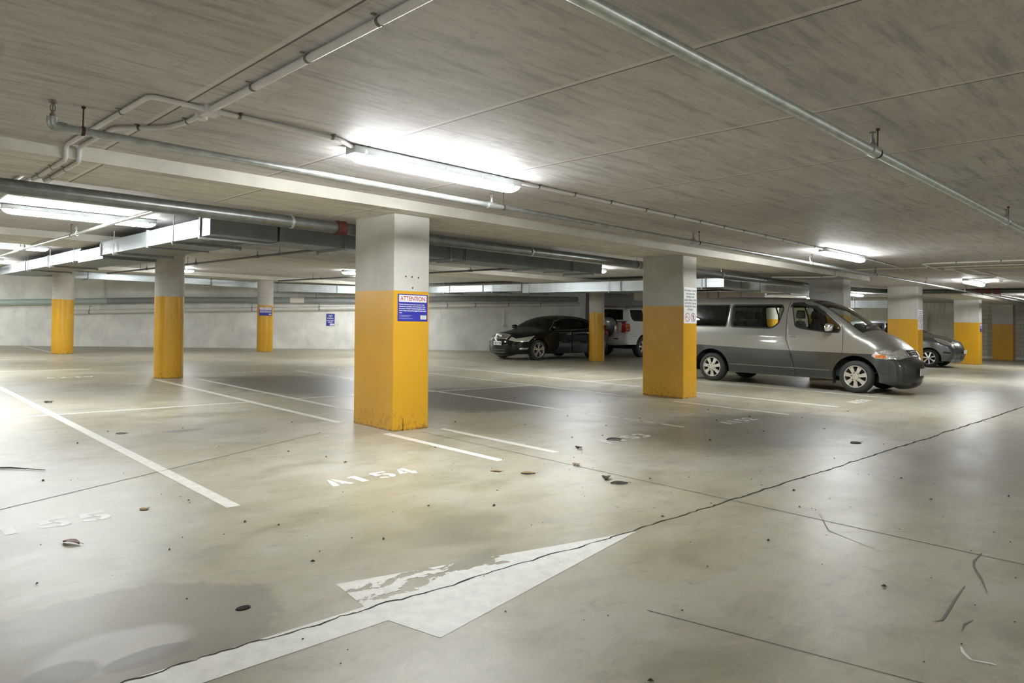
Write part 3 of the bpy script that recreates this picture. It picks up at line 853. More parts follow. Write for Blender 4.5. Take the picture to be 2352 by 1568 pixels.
# ------------------------------------------------------------------ fluorescent lamps
def lamp(x, y, label, L=1.76, n_clip=5):
    t = thing('fluorescent_lamp', label, 'ceiling lamp', (x, y, HC), group='fluorescent lamps on the ceiling')
    a = L / 2
    o = (x, y, HC)
    MB(o).box((x - a, y - .068, HC - .066), (x + a, y + .068, HC - .002)).build('housing', 'housing', t, smooth=30, bevel=.012)
    mb = MB(o)
    secs = [(-a + .004, .55, .0), (-a + .02, .85, .022), (-a + .06, 1, .048), (-a + .10, 1, .056), (a - .10, 1, .056), (a - .06, 1, .048), (a - .02, .85, .022), (a - .004, .55, 0)]
    prof = [(-1, 0), (-.98, .45), (-.86, .78), (-.6, .96), (0, 1), (.6, .96), (.86, .78), (.98, .45), (1, 0)]
    vs = []
    for sx, sw, sd in secs:
        for u, v in prof:
            vs.append((x + sx, y + u * .062 * sw, HC - .060 - .010 * (v > 0) * min(1, sd / .02) - v * sd * .85))
    n = len(prof)
    fs = [(i * n + k, i * n + k + 1, (i + 1) * n + k + 1, (i + 1) * n + k) for i in range(len(secs) - 1) for k in range(n - 1)]
    mb.add(vs, fs)
    mb.build('diffuser', 'diffuser', t, smooth=50)
    for k in range(n_clip):
        cx = x - a + .10 + (L - .20) * k / max(1, n_clip - 1)
        for sy in (-1, 1):
            MB(o).box((cx - .010, y + sy * .067, HC - .078), (cx + .010, y + sy * .073, HC - .030)).build('clip', 'galv', t)
    return t
lamp(3.62, 4.62, 'nearest lit fluorescent lamp, over the aisle above the front pillar')
lamp(12.32, 4.62, 'lit fluorescent lamp over the aisle, above the van')
lamp(21.0, 4.62, 'lit fluorescent lamp over the aisle at the far right, next to a white detector')
lamp(-5.06, 4.62, 'lit fluorescent lamp over the aisle outside the left of the view', n_clip=0)
lamp(29.7, 4.62, 'lit fluorescent lamp over the aisle outside the right of the view', n_clip=0)
lamp(2.30, 10.5, 'lit fluorescent lamp at the left beyond the big pipe, over the bays')
lamp(12.37, 10.5, 'lit fluorescent lamp peeping under the long duct, left of the no smoking pillar')
lamp(26.7, 9.64, 'lit fluorescent lamp showing between the grey pillar and the van pillar')
lamp(2.18, 16.7, 'second lit fluorescent lamp at the left edge, over the far aisle')
lamp(10.95, 17.2, 'lit fluorescent lamp hidden by the front pillar, over the far aisle', n_clip=0)
lamp(2.2, 22.1, 'farthest lit fluorescent lamp at the left edge')
lamp(7.05, 21.2, 'short lit lamp hidden by the nearest round column', 0.9, n_clip=0)
lamp(13.9, 20.9, 'added fill lamp hidden by the front pillar, close to the back wall', n_clip=0)  # unseen lamp, added to brighten the wall and ceiling around it
lamp(-4.5, 21.5, 'added fill lamp by the back wall outside the left of the view', n_clip=0)  # added out of view to lift the back wall
lamp(-6.0, 16.7, 'added fill lamp over the far aisle outside the left of the view', 1.5, n_clip=0)  # extra unseen lamp, brightens the left end of the far aisle
lamp(33.2, 15.4, 'added fill lamp far behind the van', n_clip=0)  # added to light the blockwork seen through the van windows
lamp(0.6, 27.4, 'added fill lamp against the back wall outside the left of the view', n_clip=0)  # unseen extra lamp put in to brighten the back wall on the left
lamp(30.4, 12.5, 'lit fluorescent lamp hidden behind the grey pillar', n_clip=0)
for x in (-0.7, 8.0, 16.7):  # unseen lamps added as fill for the foreground and ceiling
    lamp(x, -3.6, 'added fill lamp over the bays behind the camera, %s' % {-0.7: 'nearest', 8.0: 'second', 16.7: 'third'}[x], n_clip=0)

# ------------------------------------------------------------------ sprinkler pipes
def sprinkler_head(loc, p, t, r):
    """upright head on a tee: boss, frame arms, bulb, deflector"""
    x, y, z = p
    mb = MB(loc)
    mb.lathe([(r * .8, r * .5), (r * .8, r + .022), (r * .5, r + .022), (r * .5, r + .045), (.003, r + .045)], p, (0, 0, 1), 12)
    mb.tube([(x - .012, y, z + r + .04), (x - .014, y, z + r + .065), (x - .003, y, z + r + .088)], .0028, 6)
    mb.tube([(x + .012, y, z + r + .04), (x + .014, y, z + r + .065), (x + .003, y, z + r + .088)], .0028, 6)
    mb.tube([(x, y, z + r + .045), (x, y, z + r + .085)], .003, 6)
    mb.lathe([(0.001, r + .088), (.022, r + .088), (.020, r + .092), (.001, r + .092)], p, (0, 0, 1), 14)
    return mb.build('sprinkler_head', 'clip', t, smooth=40)
def hanger(loc, p, t, r, top, axis):
    mb = MB(loc)
    x, y, z = p
    mb.tube([(x, y, z + r), (x, y, top)], .0045, 8)
    mb.lathe([(.012, -.012), (.012, 0)], (x, y, top), (0, 0, 1), 8)
    mb.lathe([(r + .0035, -.010), (r + .0035, .010), (r, .010), (r, -.010)], p, axis, 16, closed=True)
    return mb.build('hanger_rod', 'rust', t, smooth=40)
def sprinkler_pipe(label, a, b, r, mat, heads, rods, tees=True, top=HC, elbow=None):
    loc = tuple((Vector(a) + Vector(b)) / 2)
    t = thing('sprinkler_pipe', label, 'pipe', loc, group='sprinkler pipes under the ceiling')
    A, B = Vector(a), Vector(b)
    d = (B - A).normalized()
    MB(loc).tube([A, B], r, 16).build('pipe', mat, t, smooth=40)
    for s in heads:
        p = A + d * s
        if tees:
            MB(loc).lathe([(r, -.055), (r + .008, -.055), (r + .008, .055), (r, .055)], p, d, 16).build('tee_fitting', mat, t, smooth=40)
        sprinkler_head(loc, tuple(p), t, r)
    for s in rods:
        p = A + d * s
        hanger(loc, tuple(p), t, r, top, d)
    if elbow:
        mb = MB(loc)
        mb.tube(fillet([A + d * .075, A, A + Vector((0, 0, .055))], .03, 5), r + .007, 14)
        mb.build('elbow', mat, t, smooth=40)
        sprinkler_head(loc, tuple(A + Vector((0, 0, .032))), t, r * .8)
    return t
sprinkler_pipe('galvanised sprinkler pipe crossing the top right of the ceiling', (-3, 1.565, 2.402), (32, 1.70, 2.395), .0285, 'galv', [7.70, 11.56, 15.5, 19.4], [7.79, 11.65, 15.6, 19.5])
sprinkler_pipe('sprinkler pipe along the pale beam edge with an elbow at its left end', (0.925, 5.06, 2.405), (33, 5.40, 2.39), .0255, 'steel_mid', [3.70, 7.48, 11.36, 14.65, 18.3, 22.1], [0.165, 3.86, 7.63, 11.46, 14.75, 18.4, 22.2], elbow=True)
sprinkler_pipe('sprinkler branch pipe passing below the left lamp', (2.52, 7.70, 2.395), (2.46, 27, 2.395), .022, 'galv', [0.45, 4.15, 8.0, 12], [4.45, 8.4, 12.4])
sprinkler_pipe('dark sprinkler branch pipe left of the front pillar', (5.87, 9.36, 2.395), (5.82, 23.5, 2.395), .022, 'dark_pipe', [1.4, 3.84, 7.04, 10.5], [2.9, 7.54, 11.0])
sprinkler_pipe('dark sprinkler branch pipe right of the front pillar', (10.52, 9.36, 2.395), (10.5, 22.0, 2.395), .022, 'dark_pipe', [.6, 2.9, 6.3, 9.8], [1.9, 6.8, 10.3])
sprinkler_pipe('sprinkler branch pipe crossing above the roof of the van', (20.6, 9.45, 2.395), (20.6, 18.5, 2.395), .024, 'dark_pipe', [.6, 3.8, 7.4], [.8, 4.0, 7.6])
sprinkler_pipe('white lit sprinkler pipe at the far right end of the ceiling', (26.0, 5.02, 2.40), (37.8, 5.1, 2.40), .022, 'galv', [4.3, 8.2], [4.1, 8.0])

# the main: a big pipe behind the pillars
c = (7.5, 7.62, 2.355)
t = thing('main_pipe', 'big dull steel pipe running behind the front pillars under the beam', 'pipe', c)
MB(c).tube([(-5, 7.60, 2.385), (4.4, 7.62, 2.352), (18.2, 7.64, 2.335)], .072, 24).build('pipe', 'steel_pipe', t, smooth=40)
for x in (3.77, 7.75, 10.55, 13.6, 17.9):
    z = np.interp(x, [-5, 4.4, 18.2], [2.385, 2.352, 2.335])
    mb = MB(c)
    mb.lathe([(.073, -.016), (.076, -.016), (.076, .016), (.073, .016)], (x, 7.62, z), (1, 0, 0), 24)
    mb.tube([(x, 7.62, z + .072), (x, 7.62, HC)], .006, 8)
    mb.box((x - .012, 7.535, z - .012), (x + .012, 7.552, z + .012))
    mb.build('pipe_clamp', 'galv', t, smooth=40)
for x in (4.41, 18.2):
    MB(c).lathe([(.072, -.06), (.092, -.06), (.092, -.03), (.084, -.02), (.084, .02), (.092, .03), (.092, .06), (.072, .06)], (x, 7.62, np.interp(x, [-5, 4.4, 18.2], [2.385, 2.352, 2.335])), (1, 0, 0), 20).build('coupling', 'coupling' if x < 10 else 'galv', t, smooth=30)
c = (25.0, 5.0, 2.49)
t = thing('dark_main_pipe', 'dark pipe with a red coupling bending round at the far right', 'pipe', c)
MB(c).tube(fillet([(18.7, 7.66, 2.335), (23.2, 7.64, 2.44), (25.05, 7.0, 2.49), (25.1, 5.2, 2.49), (25.1, -2, 2.49)], .5, 8), .066, 20).build('pipe', 'dark_pipe', t, smooth=40)
mb = MB(c)
for dy, r in ((-.22, .10), (.22, .10), (0, .085)):
    mb.lathe([(.066, -.09), (r, -.09), (r + .012, 0), (r, .09), (.066, .09)], (25.1, 5.15 + dy, 2.49), (0, 1, 0), 16)
mb.build('coupling', 'coupling', t, smooth=30)
for y in (3.95, 1.5):
    MB(c).tube([(25.1, y, 2.5), (25.1, y, HC)], .008, 8).build('hanger_rod', 'rust', t)

# ------------------------------------------------------------------ electrical conduits
def conduit(label, path, r, mat='pvc', clips=(), rad=.07, group='conduits on the ceiling', side=1):
    loc = tuple(path[0])
    t = thing('conduit', label, 'conduit', loc, group=group)
    P = fillet(path, rad, 5)
    MB(loc).tube(P, r, 12).build('tube', mat, t, smooth=40)
    for q, ax, zt in clips:
        q, ax = Vector(q), Vector(ax).normalized()
        mb = MB(loc)
        mb.lathe([(r + .0005, -.009), (r + .003, -.009), (r + .003, .009), (r + .0005, .009)], q, ax, 14)
        s = Vector((-ax.y, ax.x, 0)).normalized() * side
        for sg in ((1, -1) if r < .018 else (1,)):
            a = q + s * sg * (r + .002); b = a + s * sg * .020
            a.z = b.z = zt - .003
            w = ax * .009
            u = Vector((0, 0, .002))
            mb.add([a - w - u, a + w - u, b + w - u, b - w - u, a - w + u, a + w + u, b + w + u, b - w + u], [(0, 1, 2, 3), (4, 5, 6, 7), (0, 1, 5, 4), (1, 2, 6, 5), (2, 3, 7, 6), (3, 0, 4, 7)])
        mb.build('saddle_clip', 'clip', t, smooth=40)
    return t
zc = HC - .0245
conduit('thick white conduit running overhead from the junction box to the top of the view', [(1.638, 4.40, zc), (1.632, -2.0, zc)], .0205,
        clips=[((1.635, y, zc), (0, 1, 0), HC) for y in (3.80, 3.17, 2.54, 1.9)], side=1)
zt = HC - .019; r2 = .0155
XR = [4.75, 5.27, 5.86, 6.50, 7.07, 7.65, 8.24, 8.77, 9.41, 9.98, 10.49, 11.1]
conduit('thin white conduit from the junction box to the nearest lamp', [(1.68, 4.45, zt), (2.55, 4.46, zt), (2.76, 4.60, zt)], r2, clips=[((1.83, 4.45, zt), (1, 0, 0), HC), ((2.50, 4.455, zt), (1, 0, 0), HC)])
conduit('thin white conduit between the nearest lamp and the lamp above the van', [(4.49, 4.58, zt), (11.45, 4.62, zt)], r2, clips=[((x, 4.58 + (x - 4.49) * .0058, zt), (1, 0, 0), HC) for x in XR])
conduit('thin conduit from the lamp above the van to the cluster of conduits', [(13.2, 4.62, zt), (15.9, 4.80, zt)], r2, clips=[((13.9, 4.66, zt), (1, 0, 0), HC), ((14.7, 4.72, zt), (1, 0, 0), HC)])
zb = H - .019
conduit('white conduit bending around the left of the junction box and under the beam', [(1.60, 4.45, zt), (1.29, 4.44, zt), (1.245, 6.0, zt), (1.24, 6.262, zt), (1.24, 6.262, zb), (1.235, 7.50, zb), (1.235, 7.6, zt), (1.23, 10.4, zt), (1.395, 10.5, zt)], .0160, rad=.06,
        clips=[((1.275, 4.93, zt), (0, 1, 0), HC), ((1.24, 6.7, zb), (0, 1, 0), H), ((1.236, 7.2, zb), (0, 1, 0), H)])
conduit('lower white conduit with two bends, from the round box and under the beam', [(1.645, 4.66, zt), (1.645, 4.86, zt), (1.60, 5.10, zt), (1.355, 5.40, zt), (1.335, 6.0, zt), (1.33, 6.262, zt), (1.33, 6.262, zb), (1.325, 7.50, zb), (1.325, 7.6, zt), (1.32, 12.0, zt)], .0160, rad=.06,
        clips=[((1.645, 4.83, zt), (0, 1, 0), HC), ((1.47, 5.26, zt), (-.6, .75, 0), HC), ((1.33, 6.7, zb), (0, 1, 0), H), ((1.327, 7.2, zb), (0, 1, 0), H)])
mb = MB((1.64, 4.45, HC)); mb.box((1.60, 4.405, HC - .055), (1.685, 4.49, HC))
for p, ax in (((1.685, 4.45, zt), (1, 0, 0)), ((1.60, 4.45, zt), (-1, 0, 0)), ((1.64, 4.405, zc), (0, -1, 0))):
    mb.lathe([(.022, -.005), (.022, .022), (.015, .022)], p, ax, 12)
tag(mb.build('junction_box', 'pvc', None, 30), 'square white junction box where the overhead conduits meet', 'junction box')
mb = MB((1.645, 4.62, HC)); mb.lathe([(.001, -.05), (.036, -.05), (.040, -.044), (.040, 0)], (1.645, 4.60, HC), (0, 0, 1), 20); mb.tube([(1.645, 4.49, zt), (1.645, 4.57, zt)], .016, 12)
tag(mb.build('junction_box', 'pvc', None, 40), 'round white junction box below the square one', 'junction box')
conduit('conduit stepping down under the beam end past the grey pillar', [(15.95, -1.0, zt), (15.95, 5.7, zt), (16.2, 6.05, zt), (16.3, 6.262, zt), (16.33, 6.262, zb), (16.35, 6.7, zb), (15.95, 7.45, zb), (15.9, 7.6, zb)], r2, 'pvc_cream', rad=.12,
        clips=[((15.95, 4.3, zt), (0, 1, 0), HC), ((15.95, 2.6, zt), (0, 1, 0), HC), ((16.34, 6.6, zb), (0, 1, 0), H)])
conduit('uppermost conduit of the cluster at the far right', [(15.05, -1.0, zt), (15.05, 4.2, zt), (15.5, 4.22, zt), (16.9, 4.33, zt)], r2, 'pvc_cream', rad=.15, clips=[((15.05, 3.6, zt), (0, 1, 0), HC), ((15.05, 2.9, zt), (0, 1, 0), HC)])
conduit('second conduit of the cluster at the far right, ending at a small box', [(16.55, -1.0, zt), (16.5, 4.03, zt)], r2, 'pvc_cream', clips=[((16.52, 3.4, zt), (0, 1, 0), HC), ((16.54, 2.7, zt), (0, 1, 0), HC)])
conduit('conduit of the cluster running on past the far lamp', [(16.5, 4.08, zt), (18.5, 4.10, zt), (19.0, 3.76, zt), (29, 3.4, zt)], r2, 'pvc_cream', rad=.3)
conduit('lower conduit of the cluster, feeding the far lamp', [(16.5, 3.80, zt), (19.6, 3.76, zt), (20.1, 4.5, zt)], r2, 'pvc_cream', rad=.3)
MBx = MB((16.5, 4.05, HC)); MBx.box((16.42, 3.98, HC - .05), (16.58, 4.14, HC))
tag(MBx.build('junction_box', 'pvc_cream', None, 30), 'small cream junction box in the far right conduit cluster', 'junction box')
c = (20.7, 4.02, HC)
t = thing('ceiling_detector', 'round white detector beside the far right lamp', 'detector', c)
MB(c).lathe([(.001, -.075), (.05, -.07), (.075, -.04), (.085, -.035), (.085, 0)], c, (0, 0, 1), 24).build('dome', 'white', t, smooth=40)
MB(c).tube(fillet([(21.88, 4.60, zt), (21.3, 4.3, zt), (20.8, 4.04, zt)], .2), .01, 8).build('cable', 'white', t, smooth=40)
MB(c).tube(fillet([(20.62, 3.98, zt), (20.6, 3.6, zt - .01), (21.5, 2.6, zt)], .2), .01, 8).build('cable', 'white', t, smooth=40)

# ------------------------------------------------------------------ air ducts
def duct(label, boxes, hangers, mat='duct', grille=None, flanges=(), split=None):
    """boxes: (x0,x1,y0,y1,z0,z1); hangers: (x0,x1,y,'x') a bar below across x, or (y0,y1,x,'y')"""
    b0 = boxes[0]
    loc = ((b0[0] + b0[1]) / 2, (b0[2] + b0[3]) / 2, b0[4])
    t = thing('air_duct', label, 'duct', loc)
    for k, (x0, x1, y0, y1, z0, z1) in enumerate(boxes):
        MB(loc).box((x0, y0, z0), (x1, y1, z1)).build('duct_section', mat[k] if isinstance(mat, list) else mat, t)
    for a, b, q, ax, zb_ in hangers:
        mb = MB(loc)
        f = (lambda u, v: (u, v)) if ax == 'x' else (lambda u, v: (v, u))
        p0 = f(a - .04, q - .018); p1 = f(b + .04, q + .018)
        mb.box((*p0, zb_ - .034), (*p1, zb_ - .002))
        for e in (a - .025, b + .025):
            mb.tube([(*f(e, q), zb_ - .05), (*f(e, q), HC)], .006, 8)
            mb.lathe([(.012, -.05), (.012, -.036)], (*f(e, q), zb_), (0, 0, 1), 6)
        mb.build('hanger', 'bracket', t)
    for a, b, q, ax, z0, z1 in flanges:
        mb = MB(loc)
        f = (lambda u, v: (u, v)) if ax == 'x' else (lambda u, v: (v, u))
        for dq in (-.016, .016):
            mb.box((*f(a - .016, q + dq - .005), z0 - .016), (*f(b + .016, q + dq + .005), z1 + .016))
        mb.build('flange', 'bracket', t)
    if grille:
        x0, x1, y0, y1, z = grille
        mb = MB(loc)
        mb.box((x0 - .03, y0 - .03, z - .006), (x1 + .03, y0, z)); mb.box((x0 - .03, y1, z - .006), (x1 + .03, y1 + .03, z))
        mb.box((x0 - .03, y0, z - .006), (x0, y1, z)); mb.box((x1, y0, z - .006), (x1 + .03, y1, z))
        for k in range(14):
            yy = y0 + (y1 - y0) * (k + .5) / 14
            mb.box((x0, yy - .006, z - .005), (x1, yy + .006, z - .001))
        mb.build('grille', 'bracket', t)
        MB(loc).box((x0, y0, z - .0009), (x1, y1, z - .0004)).build('grille_opening', 'under', t)
    return t
Z0, Z9 = 2.215, 2.435
duct('long metal duct turning a corner beyond the big pipe on the left', [(3.20, 4.05, 8.55, 13.4, Z0, Z9), (3.24, 4.09, 13.4, 15.1, Z0 - .05, Z9 - .06), (3.28, 4.13, 15.1, 24.0, Z0, Z9)],
     [(3.20, 4.05, 8.80, 'x', Z0), (3.20, 4.05, 9.75, 'x', Z0), (3.2, 4.05, 12.5, 'x', Z0), (3.26, 4.11, 15.4, 'x', Z0), (3.28, 4.13, 17.6, 'x', Z0), (3.28, 4.13, 20.0, 'x', Z0)], 'duct', grille=(3.42, 3.90, 8.95, 9.55, Z0),
     flanges=[(3.20, 4.05, 8.86, 'x', Z0, Z9), (3.20, 4.05, 10.9, 'x', Z0, Z9), (3.2, 4.05, 13.36, 'x', Z0, Z9 - .04), (3.28, 4.13, 15.12, 'x', Z0, Z9 - .04), (3.28, 4.13, 17.9, 'x', Z0, Z9), (3.28, 4.13, 20.4, 'x', Z0, Z9)])
duct('dark metal duct running sideways behind the front pillar', [(4.085, 10.7, 8.55, 9.25, Z0, Z9)],
     [(8.55, 9.25, 5.02, 'y', Z0), (8.55, 9.25, 6.9, 'y', Z0), (8.55, 9.25, 9.0, 'y', Z0), (8.55, 9.25, 10.4, 'y', Z0)], 'duct', flanges=[(8.55, 9.25, 7.2, 'y', Z0, Z9), (8.55, 9.25, 9.8, 'y', Z0, Z9)])
duct('grey metal duct behind the roof of the van, running far back', [(15.75, 16.60, 8.75, 10.4, Z0, Z9), (15.75, 16.60, 10.4, 15.8, Z0 - .06, Z9), (15.75, 16.6, 15.8, 21.0, Z0, Z9)],
     [(15.75, 16.6, 9.35, 'x', Z0), (15.75, 16.6, 12.3, 'x', Z0 - .06), (15.75, 16.6, 15.5, 'x', Z0 - .06), (15.75, 16.6, 17.2, 'x', Z0), (15.75, 16.6, 19.8, 'x', Z0)], 'duct_lit',
     flanges=[(15.75, 16.6, 9.25, 'x', Z0, Z9), (15.75, 16.6, 11.9, 'x', Z0 - .06, Z9), (15.75, 16.6, 15.84, 'x', Z0, Z9), (15.75, 16.6, 17.7, 'x', Z0, Z9), (15.75, 16.6, 19.5, 'x', Z0, Z9)])
duct('metal duct running sideways above the van roof', [(16.635, 21.5, 8.75, 9.35, Z0, Z9)], [(8.75, 9.35, 17.6, 'y', Z0), (8.75, 9.35, 19.4, 'y', Z0)], 'duct_lit')
duct('bright metal duct along the back wall, between the two far columns', [(3.0, 9.2, 24.35, 24.9, 2.245, 2.475), (9.2, 11.1, 24.4, 24.9, 2.225, 2.455)], [(24.35, 24.9, 5.5, 'y', 2.245), (24.35, 24.9, 8.2, 'y', 2.245)], 'duct_lit', flanges=[(24.35, 24.9, 9.2, 'y', 2.24, 2.46)])
# a length following the slanting wall
loc = (12.8, 23.6, 2.15)
t = thing('air_duct', 'bright metal duct slanting along the back wall, left of the front pillar', 'duct', loc)
A = Vector((11.25, wall_y(11.25) - 1.35, 0)); B = Vector((15.3, wall_y(15.3) - 1.35, 0))
o_ = Vector((nx, ny, 0)) * .55
for k in range(2):
    a, b = A + (B - A) * (k / 2 + .003), A + (B - A) * ((k + 1) / 2 - .003)
    mb = MB(loc)
    mb.add([tuple(p + Vector((0, 0, z))) for z in (2.13, 2.40) for p in (a, b, b + o_, a + o_)], [(0, 1, 2, 3), (4, 5, 6, 7), (0, 1, 5, 4), (1, 2, 6, 5), (2, 3, 7, 6), (3, 0, 4, 7)])
    mb.build('duct_section', 'duct_lit', t)
for k in (.05, .5, .93):
    a = A + (B - A) * k
    mb = MB(loc)
    for p in (a - Vector((nx, ny, 0)) * .02, a + o_ + Vector((nx, ny, 0)) * .02):
        mb.tube([(p.x, p.y, 2.09), (p.x, p.y, HC)], .008, 8)
    mb.tube([tuple(a + Vector((-nx * .04, -ny * .04, 2.115))), tuple(a + o_ + Vector((nx * .04, ny * .04, 2.115)))], .012, 6)
    mb.build('hanger', 'bracket', t)
duct('bright white duct high on the far end wall, beyond the grey pillar', [(31.1, 31.8, 9.0, 14.5, 2.13, 2.44)], [(31.1, 31.8, 11.2, 'x', 2.13), (31.1, 31.8, 13.2, 'x', 2.13)], 'duct_lit', flanges=[(31.1, 31.8, 11.5, 'x', 2.13, 2.44)])
duct('warm grey duct beyond the van roof, far at the back', [(20.9, 21.5, 10.2, 15.2, 2.10, 2.36)], [(20.9, 21.5, 11.0, 'x', 2.10), (20.9, 21.5, 12.2, 'x', 2.10)], 'duct_pink', flanges=[(20.9, 21.5, 11.8, 'x', 2.10, 2.36)])

# ------------------------------------------------------------------ drain pipes along the slanting wall
def on_wall(x, off, z):
    return Vector((x - nx * off, wall_y(x) - ny * off, z))
def wall_pipe(name, label, pts, off, r, mats, cuts, clamp_x, sleeves=()):
    loc = tuple(on_wall(pts[0][0], off, pts[0][1]))
    t = thing(name, label, 'drain pipe', loc)
    zf = lambda x: float(np.interp(x, [p[0] for p in pts], [p[1] for p in pts]))
    xs = [pts[0][0]] + list(cuts) + [pts[-1][0]]
    for k, mt in enumerate(mats):
        q = sorted({xs[k], xs[k + 1]} | {p[0] for p in pts if xs[k] < p[0] < xs[k + 1]})
        MB(loc).tube([on_wall(x, off, zf(x)) for x in q], r, 18).build('pipe_length', mt, t, smooth=40)
    ax = Vector((1, _s, 0)).normalized()
    for x in clamp_x:
        mb = MB(loc); c = on_wall(x, off, zf(x))
        mb.lathe([(r, -.02), (r + .008, -.02), (r + .008, .02), (r, .02)], c, ax, 18)
        mb.tube([c + Vector((0, 0, r)), c + Vector((0, 0, r + .14))], .012, 6)
        w = on_wall(x, 0, zf(x) + r + .13)
        mb.tube([c + Vector((0, 0, r + .13)), w], .012, 6)
        mb.build('pipe_bracket', 'bracket', t, smooth=40)
    for x in sleeves:
        MB(loc).lathe([(r, -.25), (r + .012, -.25), (r + .012, .25), (r, .25)], on_wall(x, off, zf(x)), ax, 18).build('sleeve', 'pvc_cream', t, smooth=40)
    return t
wall_pipe('drain_pipe', 'large drain pipe along the back wall, pale green turning grey', [(1.5, 1.34), (4.2, 1.48), (9.3, 1.74), (14.3, 1.89), (18.3, 2.10), (22.4, 2.20)], .25, .105,
          ['pvc_green', 'pvc_grey'], [7.0], [5.6, 9.0, 13.2, 16.6, 20.2], [12.6, 15.9])
wall_pipe('drain_pipe', 'white drain pipe along the back wall below the large one', [(5.95, 1.19), (8.3, 1.32), (14.3, 1.60), (18.3, 1.83), (22.5, 2.00)], .19, .072,
          ['pvc_dwv'], [], [6.5, 9.0, 11.2, 13.3, 14.9, 16.4, 17.6, 18.6, 19.8, 21.0])
for x, z0, z1, lab in [(19.68, 1.07, 2.0, 'thin white downpipe with a small shelf, on the back wall above the sedan'), (6.85, 1.33, 2.4, 'thin white pipe dropping to the white drain pipe on the back wall')]:
    p = on_wall(x, .05, 0)
    t = thing('thin_downpipe', lab, 'pipe', (p.x, p.y, z0))
    MB((p.x, p.y, z0)).tube([(p.x, p.y, z0), (p.x, p.y, z1)], .022, 10).build('tube', 'pvc_dwv', t, smooth=40)
    MB((p.x, p.y, z0)).box((p.x - .12, p.y - .07, z0 - .05), (p.x + .12, p.y + .03, z0)).build('foot', 'pvc_dwv', t)

# small red box on the round column
mb = MB((17.98, 14.18, 1.12)); mb.box((17.95, 14.13, 1.05), (18.05, 14.215, 1.18))
tag(mb.build('call_point', 'coupling', None, bevel=.006), 'small red box on the side of the round column by the sedan', 'red box')
# ------------------------------------------------------------------ cars
def pip(P, poly):
    P = np.asarray(P); x, y = P[:, 0], P[:, 1]
    q = np.asarray(poly); n = len(q)
    ins = np.zeros(len(P), bool)
    j = n - 1
    for i in range(n):
        xi, yi, xj, yj = q[i][0], q[i][1], q[j][0], q[j][1]
        c = ((yi > y) != (yj > y)) & (x < (xj - xi) * (y - yi) / (yj - yi + 1e-12) + xi)
        ins ^= c; j = i
    return ins

def catmull(C, per=8):
    C = np.asarray(C, float); out = []
    n = len(C)
    for i in range(n - 1):
        p0, p1, p2, p3 = C[max(i - 1, 0)], C[i], C[i + 1], C[min(i + 2, n - 1)]
        d = max(np.hypot(*(p2 - p1)[:2]), 1e-6)
        m1 = (p2 - p0) / max(np.hypot(*(p2 - p0)[:2]), 1e-6) * d if i > 0 else (p2 - p1)
        m2 = (p3 - p1) / max(np.hypot(*(p3 - p1)[:2]), 1e-6) * d if i < n - 2 else (p2 - p1)
        for k in range(per):
            t = k / per
            out.append((2*t**3-3*t*t+1)*p1 + (t**3-2*t*t+t)*m1 + (-2*t**3+3*t*t)*p2 + (t**3-t*t)*m2)
    out.append(C[-1])
    return np.array(out)

def rounded(poly, r=0.03, n=3):
    P = [Vector((*p, 0)) for p in poly]; out = []
    m = len(P)
    for i in range(m):
        a, b, c = P[i - 1], P[i], P[(i + 1) % m]
        d1, d2 = a - b, c - b
        q = min(r, d1.length * .4, d2.length * .4)
        s, e = b + d1.normalized() * q, b + d2.normalized() * q
        for k in range(n + 1):
            t = k / n
            v = s * (1 - t) ** 2 + b * 2 * t * (1 - t) + e * t * t
            out.append((v.x, v.y))
    return out
def grow(poly, d):
    """offset a polygon outward by d"""
    P = [Vector((*p, 0)) for p in poly]; m = len(P)
    area = sum(P[i].x * P[(i + 1) % m].y - P[(i + 1) % m].x * P[i].y for i in range(m))
    s = 1 if area > 0 else -1
    out = []
    for i in range(m):
        a, b, c = P[i - 1], P[i], P[(i + 1) % m]
        n1 = Vector(((b - a).y, -(b - a).x, 0)).normalized() * s; n2 = Vector(((c - b).y, -(c - b).x, 0)).normalized() * s
        k = (n1 + n2); k = k / max(.35, (1 + n1.dot(n2)))
        out.append((b.x + k.x * d, b.y + k.y * d))
    return out

